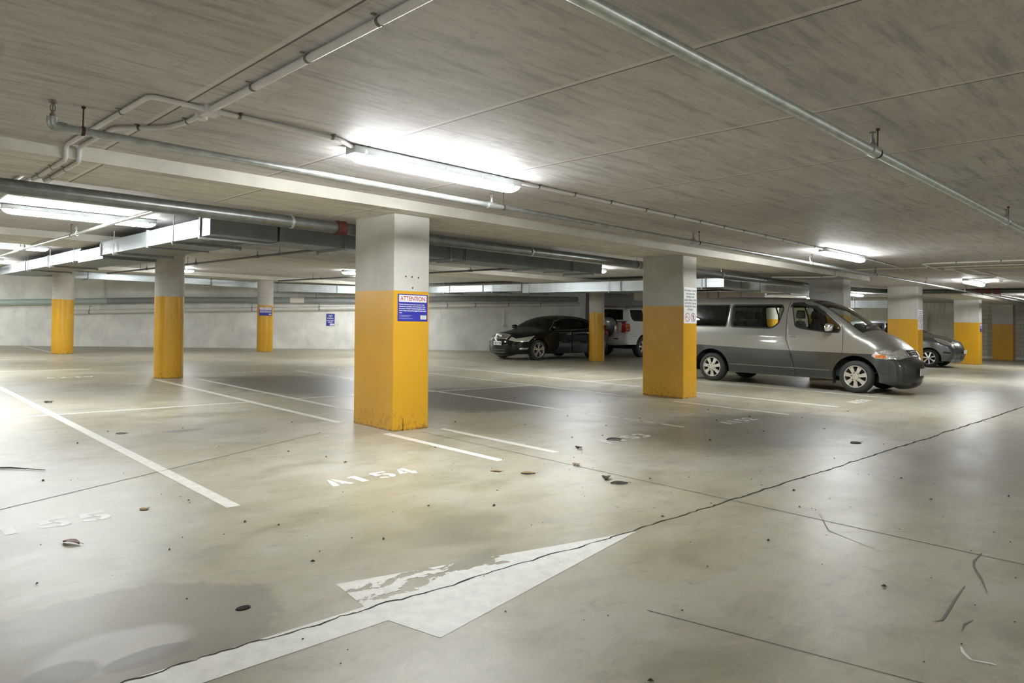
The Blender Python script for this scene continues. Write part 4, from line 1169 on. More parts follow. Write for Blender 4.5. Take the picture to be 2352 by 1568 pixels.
class Car:
    def __init__(self, S, name, label, cat, loc, rz):
        self.S = S
        self.t = thing(name, label, cat, loc, rz)
        self.sil = catmull(S['sil'])
        self.per = 8
        self.parts = {}
        d = np.gradient(self.sil[:, :2], axis=0)
        ln = np.hypot(d[:, 0], d[:, 1]) + 1e-9
        self.nrm = np.stack([d[:, 1] / ln * 1.0, -d[:, 0] / ln], 1) * 1.0
        c = self.sil[:, :2].mean(0)
        if np.mean(np.sum((self.sil[:, :2] - c) * self.nrm, 1)) < 0: self.nrm *= -1
    def W(self, x, z):
        S = self.S
        x = np.asarray(x, float); z = np.asarray(z, float)
        w = np.full(np.broadcast(x, z).shape, S['hw'])
        xf, xn, a, p = S['front']; t = np.clip((x - xf) / (xn - xf), 0, 1.1); w = w * (1 - a * t ** p)
        xf, xn, a, p = S['rear']; t = np.clip((x - xf) / (xn - xf), 0, 1.1); w = w * (1 - a * t ** p)
        b, top, tb = S['tumble']; t = np.clip((z - b) / (top - b), 0, 1.1); w = w - tb * t ** 1.25
        t = np.clip((z - b + .05) / .07, 0, 1); w = w - S.get('shoulder', .02) * t * t * (3 - 2 * t)
        t = np.clip((.50 - z) / .30, 0, 1); w = w - .035 * t ** 2
        t = (z - .62) / .4; w = w - np.where(z < b, .012 * np.clip(t, -1, 1) ** 2, .012)
        return w
    def Y(self, P):
        P = np.asarray(P, float).reshape(-1, 2)
        A, B = self.sil[:-1, :2], self.sil[1:, :2]
        AB = B - A; L2 = (AB ** 2).sum(1) + 1e-12
        t = np.clip(((P[:, None] - A[None]) * AB[None]).sum(2) / L2[None], 0, 1)
        D = np.hypot(*np.moveaxis(P[:, None] - (A[None] + t[..., None] * AB[None]), 2, 0))
        k = D.argmin(1); d = D[np.arange(len(P)), k]
        tt = t[np.arange(len(P)), k]
        R = self.sil[k, 2] * (1 - tt) + self.sil[k + 1, 2] * tt
        q = np.clip((R - d) / R, 0, 1)
        return self.W(P[:, 0], P[:, 1]) - R * (1 - np.sqrt(np.clip(1 - q * q, 0, 1)))
    def sp(self, u, t, off=0.0):
        """point on the wrap-over skin: u along the outline, t in -1..1 across"""
        i = u * self.per; k = int(min(max(math.floor(i), 0), len(self.sil) - 2)); f = i - k
        s = self.sil[k] * (1 - f) + self.sil[k + 1] * f; n = self.nrm[k] * (1 - f) + self.nrm[k + 1] * f
        hw = float(self.W(s[0], s[1])) - s[2]
        c = s[3] * (1 - abs(t) ** 2.2) + off
        return Vector((s[0] + n[0] * c, t * hw, s[1] + n[1] * c))
    def uz(self, z, front=True):
        """u where the outline crosses height z, from the front or the rear"""
        zz = self.sil[:, 1]; r = range(len(zz) - 1) if front else range(len(zz) - 2, -1, -1)
        for i in r:
            if (zz[i] - z) * (zz[i + 1] - z) <= 0:
                return (i + (z - zz[i]) / (zz[i + 1] - zz[i] + 1e-9)) / self.per
        return 0
    def put(self, key, vs, fs, mat):
        d = self.parts.setdefault(key, dict(v=[], f=[], m=[], mats=[]))
        if mat not in d['mats']: d['mats'].append(mat)
        k = len(d['v']); d['v'] += vs; d['f'] += [tuple(i + k for i in f) for f in fs]; d['m'] += [d['mats'].index(mat)] * len(fs)
    def skin(self):
        S = self.S
        outer = [tuple(p) for p in self.sil[:, :2]]
        zb = S['sill']
        bot = []
        for (xc, zc, r) in sorted(S['arches'], key=lambda a: a[0]):
            h = math.sqrt(max(0, r * r - (zc - zb) ** 2)); a0 = math.atan2(zb - zc, -h); a1 = math.atan2(zb - zc, h)
            if a0 < 0: a0 += 2 * math.pi
            bot += [(xc + r * math.cos(a0 + (a1 - a0) * k / 28), zc + r * math.sin(a0 + (a1 - a0) * k / 28)) for k in range(29)]
        outer = outer + bot
        polys = [outer] + [r['poly'] for r in S['regions']]
        V, E = [], []
        for p in polys:
            k = len(V); V += [Vector(q) for q in p]; E += [(k + i, k + (i + 1) % len(p)) for i in range(len(p))]
        for l in S.get('tone', []):
            k = len(V); V += [Vector(q) for q in l]; E += [(k + i, k + i + 1) for i in range(len(l) - 1)]
        xs = np.arange(self.sil[:, 0].min(), self.sil[:, 0].max(), .07); zs = np.arange(zb, self.sil[:, 1].max(), .06)
        G = np.array([(a + (.035 if i % 2 else 0), b) for i, b in enumerate(zs) for a in xs])
        G = G[pip(G, outer)]
        for f in (.03, .10, .2, .34, .52, .75, 1.0):
            q = self.sil[::2, :2] - self.nrm[::2] * (self.sil[::2, 2:3] * f)
            G = np.concatenate([G, q[pip(q, outer)]])
        V += [Vector(g) for g in G]
        vv, _, ff, *_r = delaunay_2d_cdt(V, E, [], 0, 1e-5)
        P = np.array([(v.x, v.y) for v in vv])
        F = np.array([f for f in ff if len(f) == 3])
        C = P[F].mean(1)
        keep = pip(C, outer); F, C = F[keep], C[keep]
        y = self.Y(P)
        objk = ['body'] * len(F); mat = [None] * len(F)
        for r in reversed(S['regions']):
            ins = pip(C, r['poly'])
            for i in np.nonzero(ins)[0]:
                if r.get('obj'): objk[i] = r['obj']
                if r.get('mat'): mat[i] = r['mat']
        for i in range(len(F)):
            if mat[i] is None: mat[i] = S['paint'](C[i][0], C[i][1])
        groups = {}
        for i in range(len(F)): groups.setdefault((objk[i], mat[i]), []).append(i)
        for sg in (1, -1):
            for (ok, mt), idx in groups.items():
                used = sorted({int(v) for i in idx for v in F[i]}); mp = {v: k for k, v in enumerate(used)}
                dy = -.007 if mt.startswith('glass') else 0
                vs = [(P[v][0], sg * (y[v] + dy), P[v][1]) for v in used]
                fs = [tuple(mp[int(v)] for v in F[i]) for i in idx]
                self.put('body' if ok == 'body' else (ok, sg), vs, fs, mt)
        # wrap-over skin
        T = set(np.round(np.linspace(-1, 1, 19), 4)) | {-1.0, 1.0}
        for r in S['strip']:
            for q in (r['t0'], r['t1']): T |= {round(q, 4), round(-q, 4)}
        T = sorted(T)
        n = len(self.sil)
        grid = [[tuple(self.sp(i / self.per, t)) for t in T] for i in range(n)]
        for i in range(n - 1):
            u = (i + .5) / self.per
            for j in range(len(T) - 1):
                tm = (T[j] + T[j + 1]) / 2
                ok, mt = 'body', None
                for r in S['strip']:
                    if r['u0'] <= u <= r['u1'] and r['t0'] <= abs(tm) <= r['t1']:
                        ok, mt = r.get('obj') or 'body', r['mat']
                        if ok != 'body' and r.get('sides'): ok = (ok, 1 if tm > 0 else -1)
                        break
                if mt is None: mt = S['paint'](0.5, self.sil[i, 1])
                self.put(ok, [grid[i][j], grid[i + 1][j], grid[i + 1][j + 1], grid[i][j + 1]], [(0, 1, 2, 3)], mt)
        for pts, w, mt in S.get('seams', []):
            self.ribbon(pts, w, mt)
        # belly and wheel wells
        mb = MB(); x0, x1 = self.sil[-1][0] + .05, self.sil[0][0] - .05; hw = S['hw'] - .12
        mb.box((x0, -hw + .22, zb - .02), (x1, hw - .22, zb + .10))
        for sg in (1, -1):
            for (xc, zc, r) in S['arches']:
                rr = r + .012; m = 20
                ring = [(xc + rr * math.cos(math.pi * k / m), zc + rr * math.sin(math.pi * k / m)) for k in range(m + 1)]
                ring = [(ring[0][0], zb)] + ring + [(ring[-1][0], zb)]
                yo, yi = S['hw'] - .045, S['hw'] - .42
                vs = [(a, sg * q, b) for q in (yo, yi) for a, b in ring]; L = len(ring)
                mb.add(vs, [(k, k + 1, L + k + 1, L + k) for k in range(L - 1)] + [tuple(range(L, 2 * L))])
        mb.build('underbody', 'under', self.t)
    def ribbon(self, pts, w, mt, key='body', off=.0022):
        P = np.asarray(pts, float)
        Q = [P[0]]
        for a, b in zip(P[:-1], P[1:]):
            m = max(1, int(np.hypot(*(b - a)) / .05))
            Q += [a + (b - a) * (k + 1) / m for k in range(m)]
        Q = np.array(Q); d = np.gradient(Q, axis=0); d /= np.hypot(d[:, 0], d[:, 1])[:, None] + 1e-9
        nn = np.stack([-d[:, 1], d[:, 0]], 1) * w / 2
        a, b = Q + nn, Q - nn
        ya, yb = self.Y(a) + off, self.Y(b) + off
        for sg in (1, -1):
            vs = []
            for i in range(len(Q)): vs += [(a[i][0], sg * ya[i], a[i][1]), (b[i][0], sg * yb[i], b[i][1])]
            self.put(key, vs, [(2 * i, 2 * i + 1, 2 * i + 3, 2 * i + 2) for i in range(len(Q) - 1)], mt)
    def finish(self, names):
        for key, d in self.parts.items():
            nm = key[0] if isinstance(key, tuple) else key
            nm = ''.join(c for c in nm if not c.isdigit()).rstrip('_')
            me = bpy.data.meshes.new(nm)
            me.from_pydata(d['v'], [], d['f'])
            for m in d['mats']: me.materials.append(M[m])
            me.polygons.foreach_set('material_index', d['m'])
            bm = bmesh.new(); bm.from_mesh(me)
            bmesh.ops.remove_doubles(bm, verts=bm.verts, dist=.0012)
            bmesh.ops.recalc_face_normals(bm, faces=bm.faces)
            bm.to_mesh(me); bm.free()
            me.polygons.foreach_set('use_smooth', [True] * len(me.polygons))
            me.set_sharp_from_angle(angle=math.radians(42))
            o = bpy.data.objects.new(nm, me); COL.objects.link(o); o.parent = self.t
    def wheel(self, x, sg, r, w, rim, style, yo=None, alloy='alloy'):
        yo = yo or self.S['hw'] - .03
        c = Vector((x, sg * yo, r))
        ax = Vector((0, sg, 0))
        mb = MB()
        h = w
        mb.lathe([(rim, -h), (rim + .02, -h - .004), (r - .03, -h + .0), (r - .008, -h + .02), (r, -h + .045), (r, -.045), (r - .008, -.02), (r - .03, .0), (rim + .03, .006), (rim + .008, .002), (rim, -.012), (rim - .004, -.05), (rim - .01, -h)], c, ax, 48, closed=True)
        wh = mb.build('wheel', 'tyre', self.t, smooth=45)
        mb = MB()
        mb.lathe([(rim + .004, -.008), (rim - .004, .004), (rim - .014, .002), (rim - .022, -.030), (rim - .022, -h + .02)], c, ax, 48)
        b = Vector((0, 0, 1)); a = ax.cross(b)
        pt = lambda q, th, d: c + (a * math.cos(th) + b * math.sin(th)) * q + ax * d
        n = style['n']; rh = style['hub'] * rim
        for k in range(n):
            for da in style.get('split', (0,)):
                th = 2 * math.pi * k / n + style.get('ph', .3) + da
                w1, w2 = style['w1'], style['w2']
                vs = []
                for (q, ww, d) in ((rh * .9, w1, style.get('d0', -.006)), (rim * .62, (w1 + w2) / 2 * .95, style.get('dm', -.010)), (rim - .012, w2, -.012)):
                    for s_ in (-1, 1):
                        ang = th + s_ * ww / q / 2
                        vs += [pt(q, ang, d), pt(q, ang, d - .03)]
                # per section: (-front, -back, +front, +back)
                fs = []
                for i in range(2):
                    o = i * 4; p = o + 4
                    fs += [(o, o + 2, p + 2, p), (o + 1, p + 1, p + 3, o + 3), (o, p, p + 1, o + 1), (o + 2, o + 3, p + 3, p + 2)]
                mb.add(vs, fs)
        mb.lathe([(.002, .004), (rh * .55, .002), (rh * .6, -.006), (rh, -.008), (rh, -.04)], c, ax, 32)
        mb.build('rim', alloy, wh, smooth=40)
        mb = MB(); mb.lathe([(.01, -.055), (rim - .03, -.055)], c, ax, 32); mb.build('brake_disc', 'under', wh)
        mb = MB()
        nl = style.get('lugs', 5)
        for k in range(nl):
            q = pt(rh * .80, 2 * math.pi * k / nl + .2, 0)
            mb.lathe([(.013, -.009), (.013, -.004), (.009, -.004), (.008, -.007), (.001, -.007)], q, ax, 10)
        mb.build('wheel_nuts', 'black', wh, smooth=40)
        return wh
    def seat(self, x, y, z0, h, mat='seat', w=.48, lean=.16, head=True):
        mb = MB()
        mb.box((x - .02, y - w / 2, z0), (x + .48, y + w / 2, z0 + .16))
        vs = []
        for zz, xx, ww, th in ((z0 + .05, x + .02, w, .16), (z0 + h * .5, x - lean * .5, w * .96, .13), (z0 + h * .9, x - lean * .9, w * .80, .10), (z0 + h, x - lean, w * .62, .07)):
            vs += [(xx, y - ww / 2, zz), (xx - th, y - ww / 2 + .02, zz), (xx - th, y + ww / 2 - .02, zz), (xx, y + ww / 2, zz)]
        fs = [(0, 1, 2, 3), (12, 13, 14, 15)] + [(4 * i + k, 4 * i + (k + 1) % 4, 4 * i + 4 + (k + 1) % 4, 4 * i + 4 + k) for i in range(3) for k in range(4)]
        mb.add(vs, fs)
        s = mb.build('seat', mat, self.t, smooth=60, bevel=.02)
        if head:
            m2 = MB(); hx, hz = x - lean * 1.08 - .03, z0 + h + .05
            prof = [(-.5, .0), (-.56, .3), (-.5, .75), (-.34, 1), (.34, 1), (.5, .75), (.56, .3), (.5, 0)]
            vs = [(hx + d + (.02 if abs(d) > .03 else 0), y + u * .25 * k, hz + (v - .5) * .175 * k + .0875) for d, k in ((-.055, .8), (-.035, 1), (.035, 1), (.055, .85)) for u, v in prof]
            L = len(prof)
            m2.add(vs, [tuple(range(L)), tuple(range(3 * L, 4 * L))] + [(i * L + k, i * L + (k + 1) % L, (i + 1) * L + (k + 1) % L, (i + 1) * L + k) for i in range(3) for k in range(L)])
            for dy in (-.05, .05):
                m2.tube([(hx, y + dy, hz - .10), (hx, y + dy, hz + .04)], .007, 8)
            m2.build('headrest', mat, s, smooth=50)
    def plate(self, u, t, w, h, text, off=.012, tilt=None, y=0.0):
        p = self.sp(u, t, off)
        p.y += y
        s = 1 if p.x > -1 else -1
        mb = MB()
        fn = lambda a, b, d: (p.x + s * d - s * b * (tilt or 0), p.y + a * (1 if s > 0 else -1), p.z + b)
        mb.prism([(-w / 2, -h / 2), (w / 2, -h / 2), (w / 2, h / 2), (-w / 2, h / 2)], lambda a, b, d: fn(a, b, d), .008)
        o = mb.build('number_plate', 'white', self.t)
        if text:
            mb = MB(); add_text(mb, text, h * .78, (-w * .43, -h * .28), lambda a, b, d: fn(a, b, d), .009, bold=.002, fit=w * .86)
            mb.build('plate_lettering', 'ink', o)
        return o
    def mirror(self, x, z, w=.20, h=.15, mat=None):
        for sg in (1, -1):
            y = float(self.Y([(x, z)])[0])
            mb = MB()
            prof = [(-.5, -.3), (-.4, -.5), (.35, -.5), (.5, -.2), (.46, .3), (.3, .5), (-.35, .5), (-.5, .3)]
            L = len(prof)
            vs = [(x + d * .13 + .02, sg * (y + .03 + .10 + u * w * k), z + .02 + v * h * k) for d, k in ((-.5, .9), (-.3, 1), (.2, .92), (.45, .6)) for u, v in prof]
            mb.add(vs, [tuple(range(L)), tuple(range(3 * L, 4 * L))] + [(i * L + k, i * L + (k + 1) % L, (i + 1) * L + (k + 1) % L, (i + 1) * L + k) for i in range(3) for k in range(L)])
            mb.tube([(x, sg * (y - .02), z - .05), (x, sg * (y + .07), z - .02)], .028, 10)
            mb.build('wing_mirror', mat or 'chrome', self.t, smooth=50)
    def handle(self, x, z, w=.16, mat='chrome'):
        for sg in (1, -1):
            y = float(self.Y([(x, z)])[0])
            mb = MB()
            mb.tube([(x - w / 2, sg * (y - .004), z), (x - w / 2 + .02, sg * (y + .022), z), (x + w / 2 - .02, sg * (y + .022), z), (x + w / 2, sg * (y - .004), z)], .011, 8)
            mb.build('door_handle', mat, self.t, smooth=50)

def glass_region(name, poly, border, mat, r=.05):
    p = rounded(poly, r)
    return [dict(obj=name, poly=p, mat=mat), dict(poly=rounded(grow(poly, border), r + border * .5), mat='black')]

# ---- the two-tone van
VS = [(.60, .185, .07, .10), (.75, .235, .07, .12), (.790, .36, .09, .12), (.785, .55, .10, .12), (.715, .685, .10, .115), (.650, .790, .10, .105), (.51, .92, .14, .09), (.31, 1.065, .16, .08),
      (.07, 1.175, .16, .07), (-.21, 1.375, .13, .075), (-.53, 1.60, .12, .07), (-.81, 1.745, .12, .055), (-1.12, 1.825, .13, .045), (-1.7, 1.868, .14, .04), (-2.7, 1.882, .14, .04), (-3.5, 1.87, .14, .04),
      (-3.85, 1.80, .15, .05), (-3.98, 1.60, .14, .06), (-4.06, 1.2, .12, .06), (-4.10, .8, .12, .06), (-4.06, .45, .12, .05), (-3.95, .28, .1, .04)]
tone_z = lambda x: float(np.interp(x, [-4.2, -3.45, -2.0, -1.2, 0.35, .9], [.82, .812, .780, .775, .775, .77]))
front_g = [(-1.295, 1.715), (-1.10, 1.735), (-.77, 1.655), (-.58, 1.515), (-.43, 1.385), (-.305, 1.275), (-.33, 1.185), (-.64, 1.20), (-1.04, 1.245), (-1.20, 1.285)]
van_regions = []
van_regions += glass_region('rear_quarter_window', [(-3.66, 1.715), (-2.745, 1.715), (-2.79, 1.25), (-3.64, 1.25)], .025, 'glass_dark', .04)
van_regions += glass_region('side_window', [(-2.655, 1.71), (-1.535, 1.71), (-1.51, 1.645), (-1.585, 1.345), (-1.72, 1.245), (-2.655, 1.255)], .032, 'glass_van', .07)
van_regions += glass_region('door_window', front_g, .026, 'glass_van', .04)
van_regions += [dict(obj='headlamp', poly=[(.35, .708), (.375, .768), (.53, .768), (.56, .700)], mat='amber'),
                dict(obj='headlamp', poly=[(.30, .742), (.375, .825), (.52, .862), (.80, .84), (.80, .69), (.54, .688), (.37, .695)], mat='lens'),
                dict(obj='front_door', poly=[(-1.375, 1.79), (-1.405, 1.53), (-1.39, 1.0), (-1.305, .77), (-1.20, .39), (-1.17, .10), (-.245, .10), (-.24, .80), (-.245, 1.19), (-.30, 1.345), (-.58, 1.585), (-.80, 1.715), (-1.1, 1.785)])]
seam_f = [(-1.365, 1.79), (-1.405, 1.53), (-1.39, 1.0), (-1.305, .77), (-1.20, .39), (-1.17, .25)]
VAN = dict(sil=VS, hw=.90, front=(.22, .79, .24, 2.4), rear=(-3.6, -4.1, .10, 2.2), tumble=(1.15, 1.88, .14), shoulder=.012, sill=.235,
           arches=[(0, .30, .432), (-3.12, .30, .432)], regions=van_regions,
           tone=[[(x, tone_z(x)) for x in np.linspace(-4.15, .85, 26)]],
           paint=lambda x, z: 'van_silver' if z > tone_z(x) else 'van_dark',
           strip=[dict(u0=8.3, u1=11.3, t0=0, t1=.94, mat='glass_screen', obj='windscreen'), dict(u0=8.0, u1=11.5, t0=0, t1=.98, mat='black'),
                  dict(u0=4.0, u1=5.0, t0=0, t1=.46, mat='black', obj='grille'), dict(u0=4.0, u1=5.2, t0=.52, t1=1, mat='lens', obj='headlamp', sides=True),
                  dict(u0=1.75, u1=2.75, t0=0, t1=.50, mat='black', obj='grille'), dict(u0=0.9, u1=1.4, t0=0, t1=.55, mat='black', obj='grille'),
                  dict(u0=5.1, u1=7.8, t0=0, t1=.92, mat='van_silver', obj='bonnet'), dict(u0=16.5, u1=17.8, t0=0, t1=.88, mat='glass_dark', obj='rear_window')],
           seams=[(seam_f, .010, 'black'), ([(-.24, .72), (-.24, 1.19), (-.275, 1.30)], .008, 'black'), ([(-.30, 1.345), (-.58, 1.585), (-.80, 1.715), (-1.1, 1.785), (-1.365, 1.79)], .007, 'black'),
                  ([(x, tone_z(x) + .028) for x in np.linspace(-4.0, .28, 24)], .012, 'van_silver'), ([(x, .415) for x in np.linspace(-2.66, -.48, 12)], .012, 'van_silver'),
                  ([(.30, .42), (.62, .415)], .008, 'black'), ([(-2.70, 1.75), (-2.70, 1.22)], .012, 'chrome')])
van = Car(VAN, 'van', 'two-tone silver over charcoal people-mover van parked nose toward the aisle', 'van', (15.235, 5.13, 0), math.radians(-90))
van.skin(); van.finish(None)
ST = dict(n=7, hub=.44, w1=.052, w2=.088, lugs=6, ph=.2)
for x in (0, -3.12):
    for sg in (1, -1): van.wheel(x, sg, .318, .215, .218, ST)
van.plate(2.45, .0, .36, .135, None, .035, y=0.0)
van.mirror(-.47, 1.255, .23, .16, 'chrome'); van.handle(-1.245, 1.075, .17, 'van_silver')
for y in (-.38, .38):
    van.seat(-1.12, y, .62, .78)
for y in (-.52, -.08, .42):
    van.seat(-2.47, y, .62, .76)
van.seat(-3.35, 0, .62, .70, w=1.1, head=False)
mb = MB(); mb.box((-.62, -.76, .80), (-.12, .76, 1.10)); mb.build('dashboard', 'seat_dark', van.t, bevel=.05)
mb = MB()
mb.lathe([(.175, -.012), (.19, 0), (.175, .012), (.165, 0)], (-.74, -.38, 1.10), (-.75, 0, .55), 24, closed=True); mb.tube([(-.74, -.38, 1.10), (-.5, -.38, .95)], .025, 8)
mb.build('steering_wheel', 'black', van.t, smooth=50)
mb = MB(); mb.box((-3.9, -.72, .30), (-.2, .72, .62)); mb.build('cabin_floor', 'seat_dark', van.t)
# headliner and the dark belt straps behind the glass
mb = MB(); mb.box((-3.8, -.66, 1.755), (-1.2, .66, 1.79)); mb.build('headliner', 'seat', van.t)
for s in (-1, 1):
    MB().tube([(-1.70, s * .745, 1.72), (-1.62, s * .75, 1.50), (-1.60, s * .77, 1.20)], .018, 6).build('seat_belt', 'black', van.t)
for sg in (1, -1):      # visor over the door window
    pts = [(-1.34, 1.72), (-1.30, 1.775), (-1.10, 1.785), (-.80, 1.705), (-.60, 1.575)]
    mb = MB(); vs = []
    for k, (a, b) in enumerate(pts):
        y1 = float(van.Y([(a, b)])[0]) + .004; y2 = float(van.Y([(a, b - .075)])[0]) + .030
        vs += [(a, sg * y1, b), (a, sg * y2, b - .07 if k else b - .07)]
    mb.add(vs, [(2 * i, 2 * i + 1, 2 * i + 3, 2 * i + 2) for i in range(len(pts) - 1)])
    mb.build('window_visor', 'black', van.t)
for t0, t1, ua, ub in ((-.70, .05, 8.35, 8.55), (.05, .75, 8.35, 8.55)):
    MB().tube([van.sp(ua + (ub - ua) * k / 6, t0 + (t1 - t0) * k / 6, .018) for k in range(7)], .008, 6).build('windscreen_wiper', 'black', van.t)
mb = MB()
for u, a in ((5.02, .47), (3.97, .47)):
    mb.tube([van.sp(u, -a + 2 * a * k / 10, .006) for k in range(11)], .010, 8)
for s in (-1, 1): mb.tube([van.sp(3.97 + (5.02 - 3.97) * k / 4, s * .47, .006) for k in range(5)], .010, 8)
for k in range(3): mb.tube([van.sp(4.2 + k * .25, -.46 + .92 * j / 8, .004) for j in range(9)], .004, 6)
mb.build('grille_surround', 'chrome', van.t, smooth=50)
mb = MB(); mb.lathe([(.020, 0), (.030, .0), (.032, .006), (.020, .006)], van.sp(4.5, 0, .010), (1, 0, .3), 20, closed=True); mb.build('badge', 'chrome', van.t, smooth=50)
for s in (-1, 1):
    MB().tube([van.sp(k, s * .975, .004) for k in np.linspace(12.5, 15.5, 12)], .012, 6).build('roof_rail', 'black', van.t, smooth=50)
    MB().box((-.44, s * .80 - .06, .16), (-.415, s * .80 + .06, .42)).build('mud_flap', 'black', van.t)

# ---- the black sedan
BS = [(.70, .19, .10, .12), (.79, .27, .10, .15), (.815, .41, .12, .16), (.805, .54, .12, .16), (.75, .655, .12, .15), (.62, .745, .15, .13), (.30, .84, .18, .09), (-.05, .915, .18, .07), (-.42, .985, .16, .06),
      (-.80, 1.19, .13, .06), (-1.15, 1.345, .13, .05), (-1.50, 1.415, .14, .04), (-1.95, 1.44, .14, .035), (-2.45, 1.41, .14, .035), (-2.85, 1.31, .14, .04), (-3.25, 1.13, .15, .05), (-3.45, 1.075, .15, .05),
      (-3.70, 1.055, .13, .08), (-3.80, .95, .10, .10), (-3.82, .70, .12, .10), (-3.81, .45, .12, .10), (-3.74, .27, .1, .08)]
br = []
br += glass_region('door_window', [(-.56, .985), (-.95, 1.235), (-1.25, 1.330), (-1.50, 1.352), (-1.52, 1.005)], .022, 'glass_screen', .03)
br += glass_region('rear_door_window', [(-1.60, 1.008), (-1.58, 1.355), (-1.95, 1.36), (-2.3, 1.320), (-2.60, 1.20), (-2.66, 1.075), (-2.5, 1.045)], .022, 'glass_screen', .03)
br += [dict(obj='headlamp', poly=[(.16, .800), (.48, .745), (.72, .70), (.86, .665), (.86, .60), (.62, .585), (.44, .612)], mat='lens'),
       dict(obj='fog_lamp', poly=[(.42, .415), (.70, .395), (.70, .355), (.48, .352)], mat='chrome'),
       dict(obj='tail_lamp', poly=[(-3.30, .985), (-3.60, .985), (-3.95, .93), (-3.95, .76), (-3.62, .80)], mat='tail'),
       dict(obj='front_door', poly=[(-.42, .10), (-.36, .60), (-.45, .955), (-.90, 1.26), (-1.25, 1.375), (-1.55, 1.39), (-1.56, .10)]),
       dict(obj='rear_door', poly=[(-1.565, .10), (-1.56, 1.39), (-1.95, 1.40), (-2.35, 1.355), (-2.70, 1.22), (-2.78, .99), (-2.50, .72), (-2.36, .45), (-2.32, .10)])]
BLK = dict(sil=BS, hw=.915, front=(.05, .82, .30, 2.0), rear=(-3.0, -3.82, .22, 2.2), tumble=(.98, 1.44, .24), shoulder=.03, sill=.21,
           arches=[(0, .33, .385), (-2.776, .33, .385)], regions=br, paint=lambda x, z: 'car_black',
           strip=[dict(u0=8.3, u1=10.9, t0=0, t1=.93, mat='glass_screen', obj='windscreen'), dict(u0=13.2, u1=15.6, t0=0, t1=.88, mat='glass_screen', obj='rear_window'),
                  dict(u0=3.55, u1=4.55, t0=0, t1=.62, mat='black', obj='grille'), dict(u0=3.5, u1=4.3, t0=.70, t1=1, mat='lens', obj='headlamp', sides=True),
                  dict(u0=0.9, u1=1.75, t0=0, t1=.60, mat='black', obj='grille'), dict(u0=5.0, u1=7.9, t0=0, t1=.93, mat='car_black', obj='bonnet'), dict(u0=16.5, u1=17.5, t0=0, t1=.93, mat='car_black', obj='boot_lid')],
           seams=[([(-1.56, 1.0), (-1.56, .25)], .006, 'under'), ([(-.45, .955), (-.36, .60), (-.42, .25)], .006, 'under'), ([(-.50, .962), (-1.52, .985), (-2.55, 1.03), (-2.70, 1.07)], .012, 'chrome'), ([(-.52, .98), (-.93, 1.255), (-1.25, 1.358), (-1.6, 1.383), (-1.95, 1.386), (-2.33, 1.345), (-2.66, 1.215), (-2.72, 1.07)], .009, 'chrome')])
blk = Car(BLK, 'sedan', 'glossy black sedan parked by the back wall behind a round column', 'car', (16.2, 16.33, 0), math.pi)
blk.skin(); blk.finish(None)
SB = dict(n=5, hub=.28, w1=.026, w2=.030, split=(-.17, .17), lugs=5, ph=.35)
for x in (0, -2.776):
    for sg in (1, -1): blk.wheel(x, sg, .332, .215, .240, SB, alloy='alloy_bright')
blk.plate(2.72, 0, .36, .125, 'HIH·798', .02)
blk.mirror(-.70, 1.035, .20, .13, 'car_black'); blk.handle(-1.42, .845); blk.handle(-2.45, .87)
for x, h in ((-1.35, .66), (-2.35, .60)):
    for y in (-.38, .38): blk.seat(x, y, .45, h, 'seat_dark')
mb = MB(); mb.box((-.95, -.76, .70), (-.40, .76, .93)); mb.build('dashboard', 'seat_dark', blk.t, bevel=.04)
mb = MB(); mb.lathe([(.165, -.012), (.18, 0), (.165, .012), (.155, 0)], (-1.02, -.38, .94), (-.8, 0, .5), 24, closed=True); mb.build('steering_wheel', 'black', blk.t, smooth=50)
mb = MB(); mb.box((-3.5, -.74, .28), (-.1, .74, .46)); mb.build('cabin_floor', 'seat_dark', blk.t)
mb = MB()
for u in (3.62, 3.80, 3.98, 4.16, 4.34, 4.52):
    a = .60 - abs(u - 4.5) * .05
    mb.tube([blk.sp(u, -a + 2 * a * k / 14, .008) for k in range(15)], .008 if 3.7 < u < 4.5 else .011, 8)
for s in (-1, 1): mb.tube([blk.sp(k, s * (.60 - abs(k - 4.5) * .05), .008) for k in np.linspace(3.6, 4.54, 6)], .011, 8)
mb.build('grille_bars', 'chrome', blk.t, smooth=50)
mb = MB(); p = blk.sp(4.02, 0, .022); ax = Vector((1, 0, .25)).normalized()
mb.lathe([(.042, 0), (.056, 0), (.058, .006), (.054, .010), (.042, .008)], p, ax, 28, closed=True)
mb.box((p.x - .004, -.074, p.z - .011), (p.x + .012, .074, p.z + .011)); mb.build('badge', 'chrome', blk.t, smooth=50)
mb = MB(); mb.tube([blk.sp(1.5, -.5 + k / 10, .006) for k in range(11)], .006, 6); mb.tube([blk.sp(1.15, -.5 + k / 10, .006) for k in range(11)], .008, 6); mb.build('bumper_trim', 'bracket', blk.t, smooth=50)

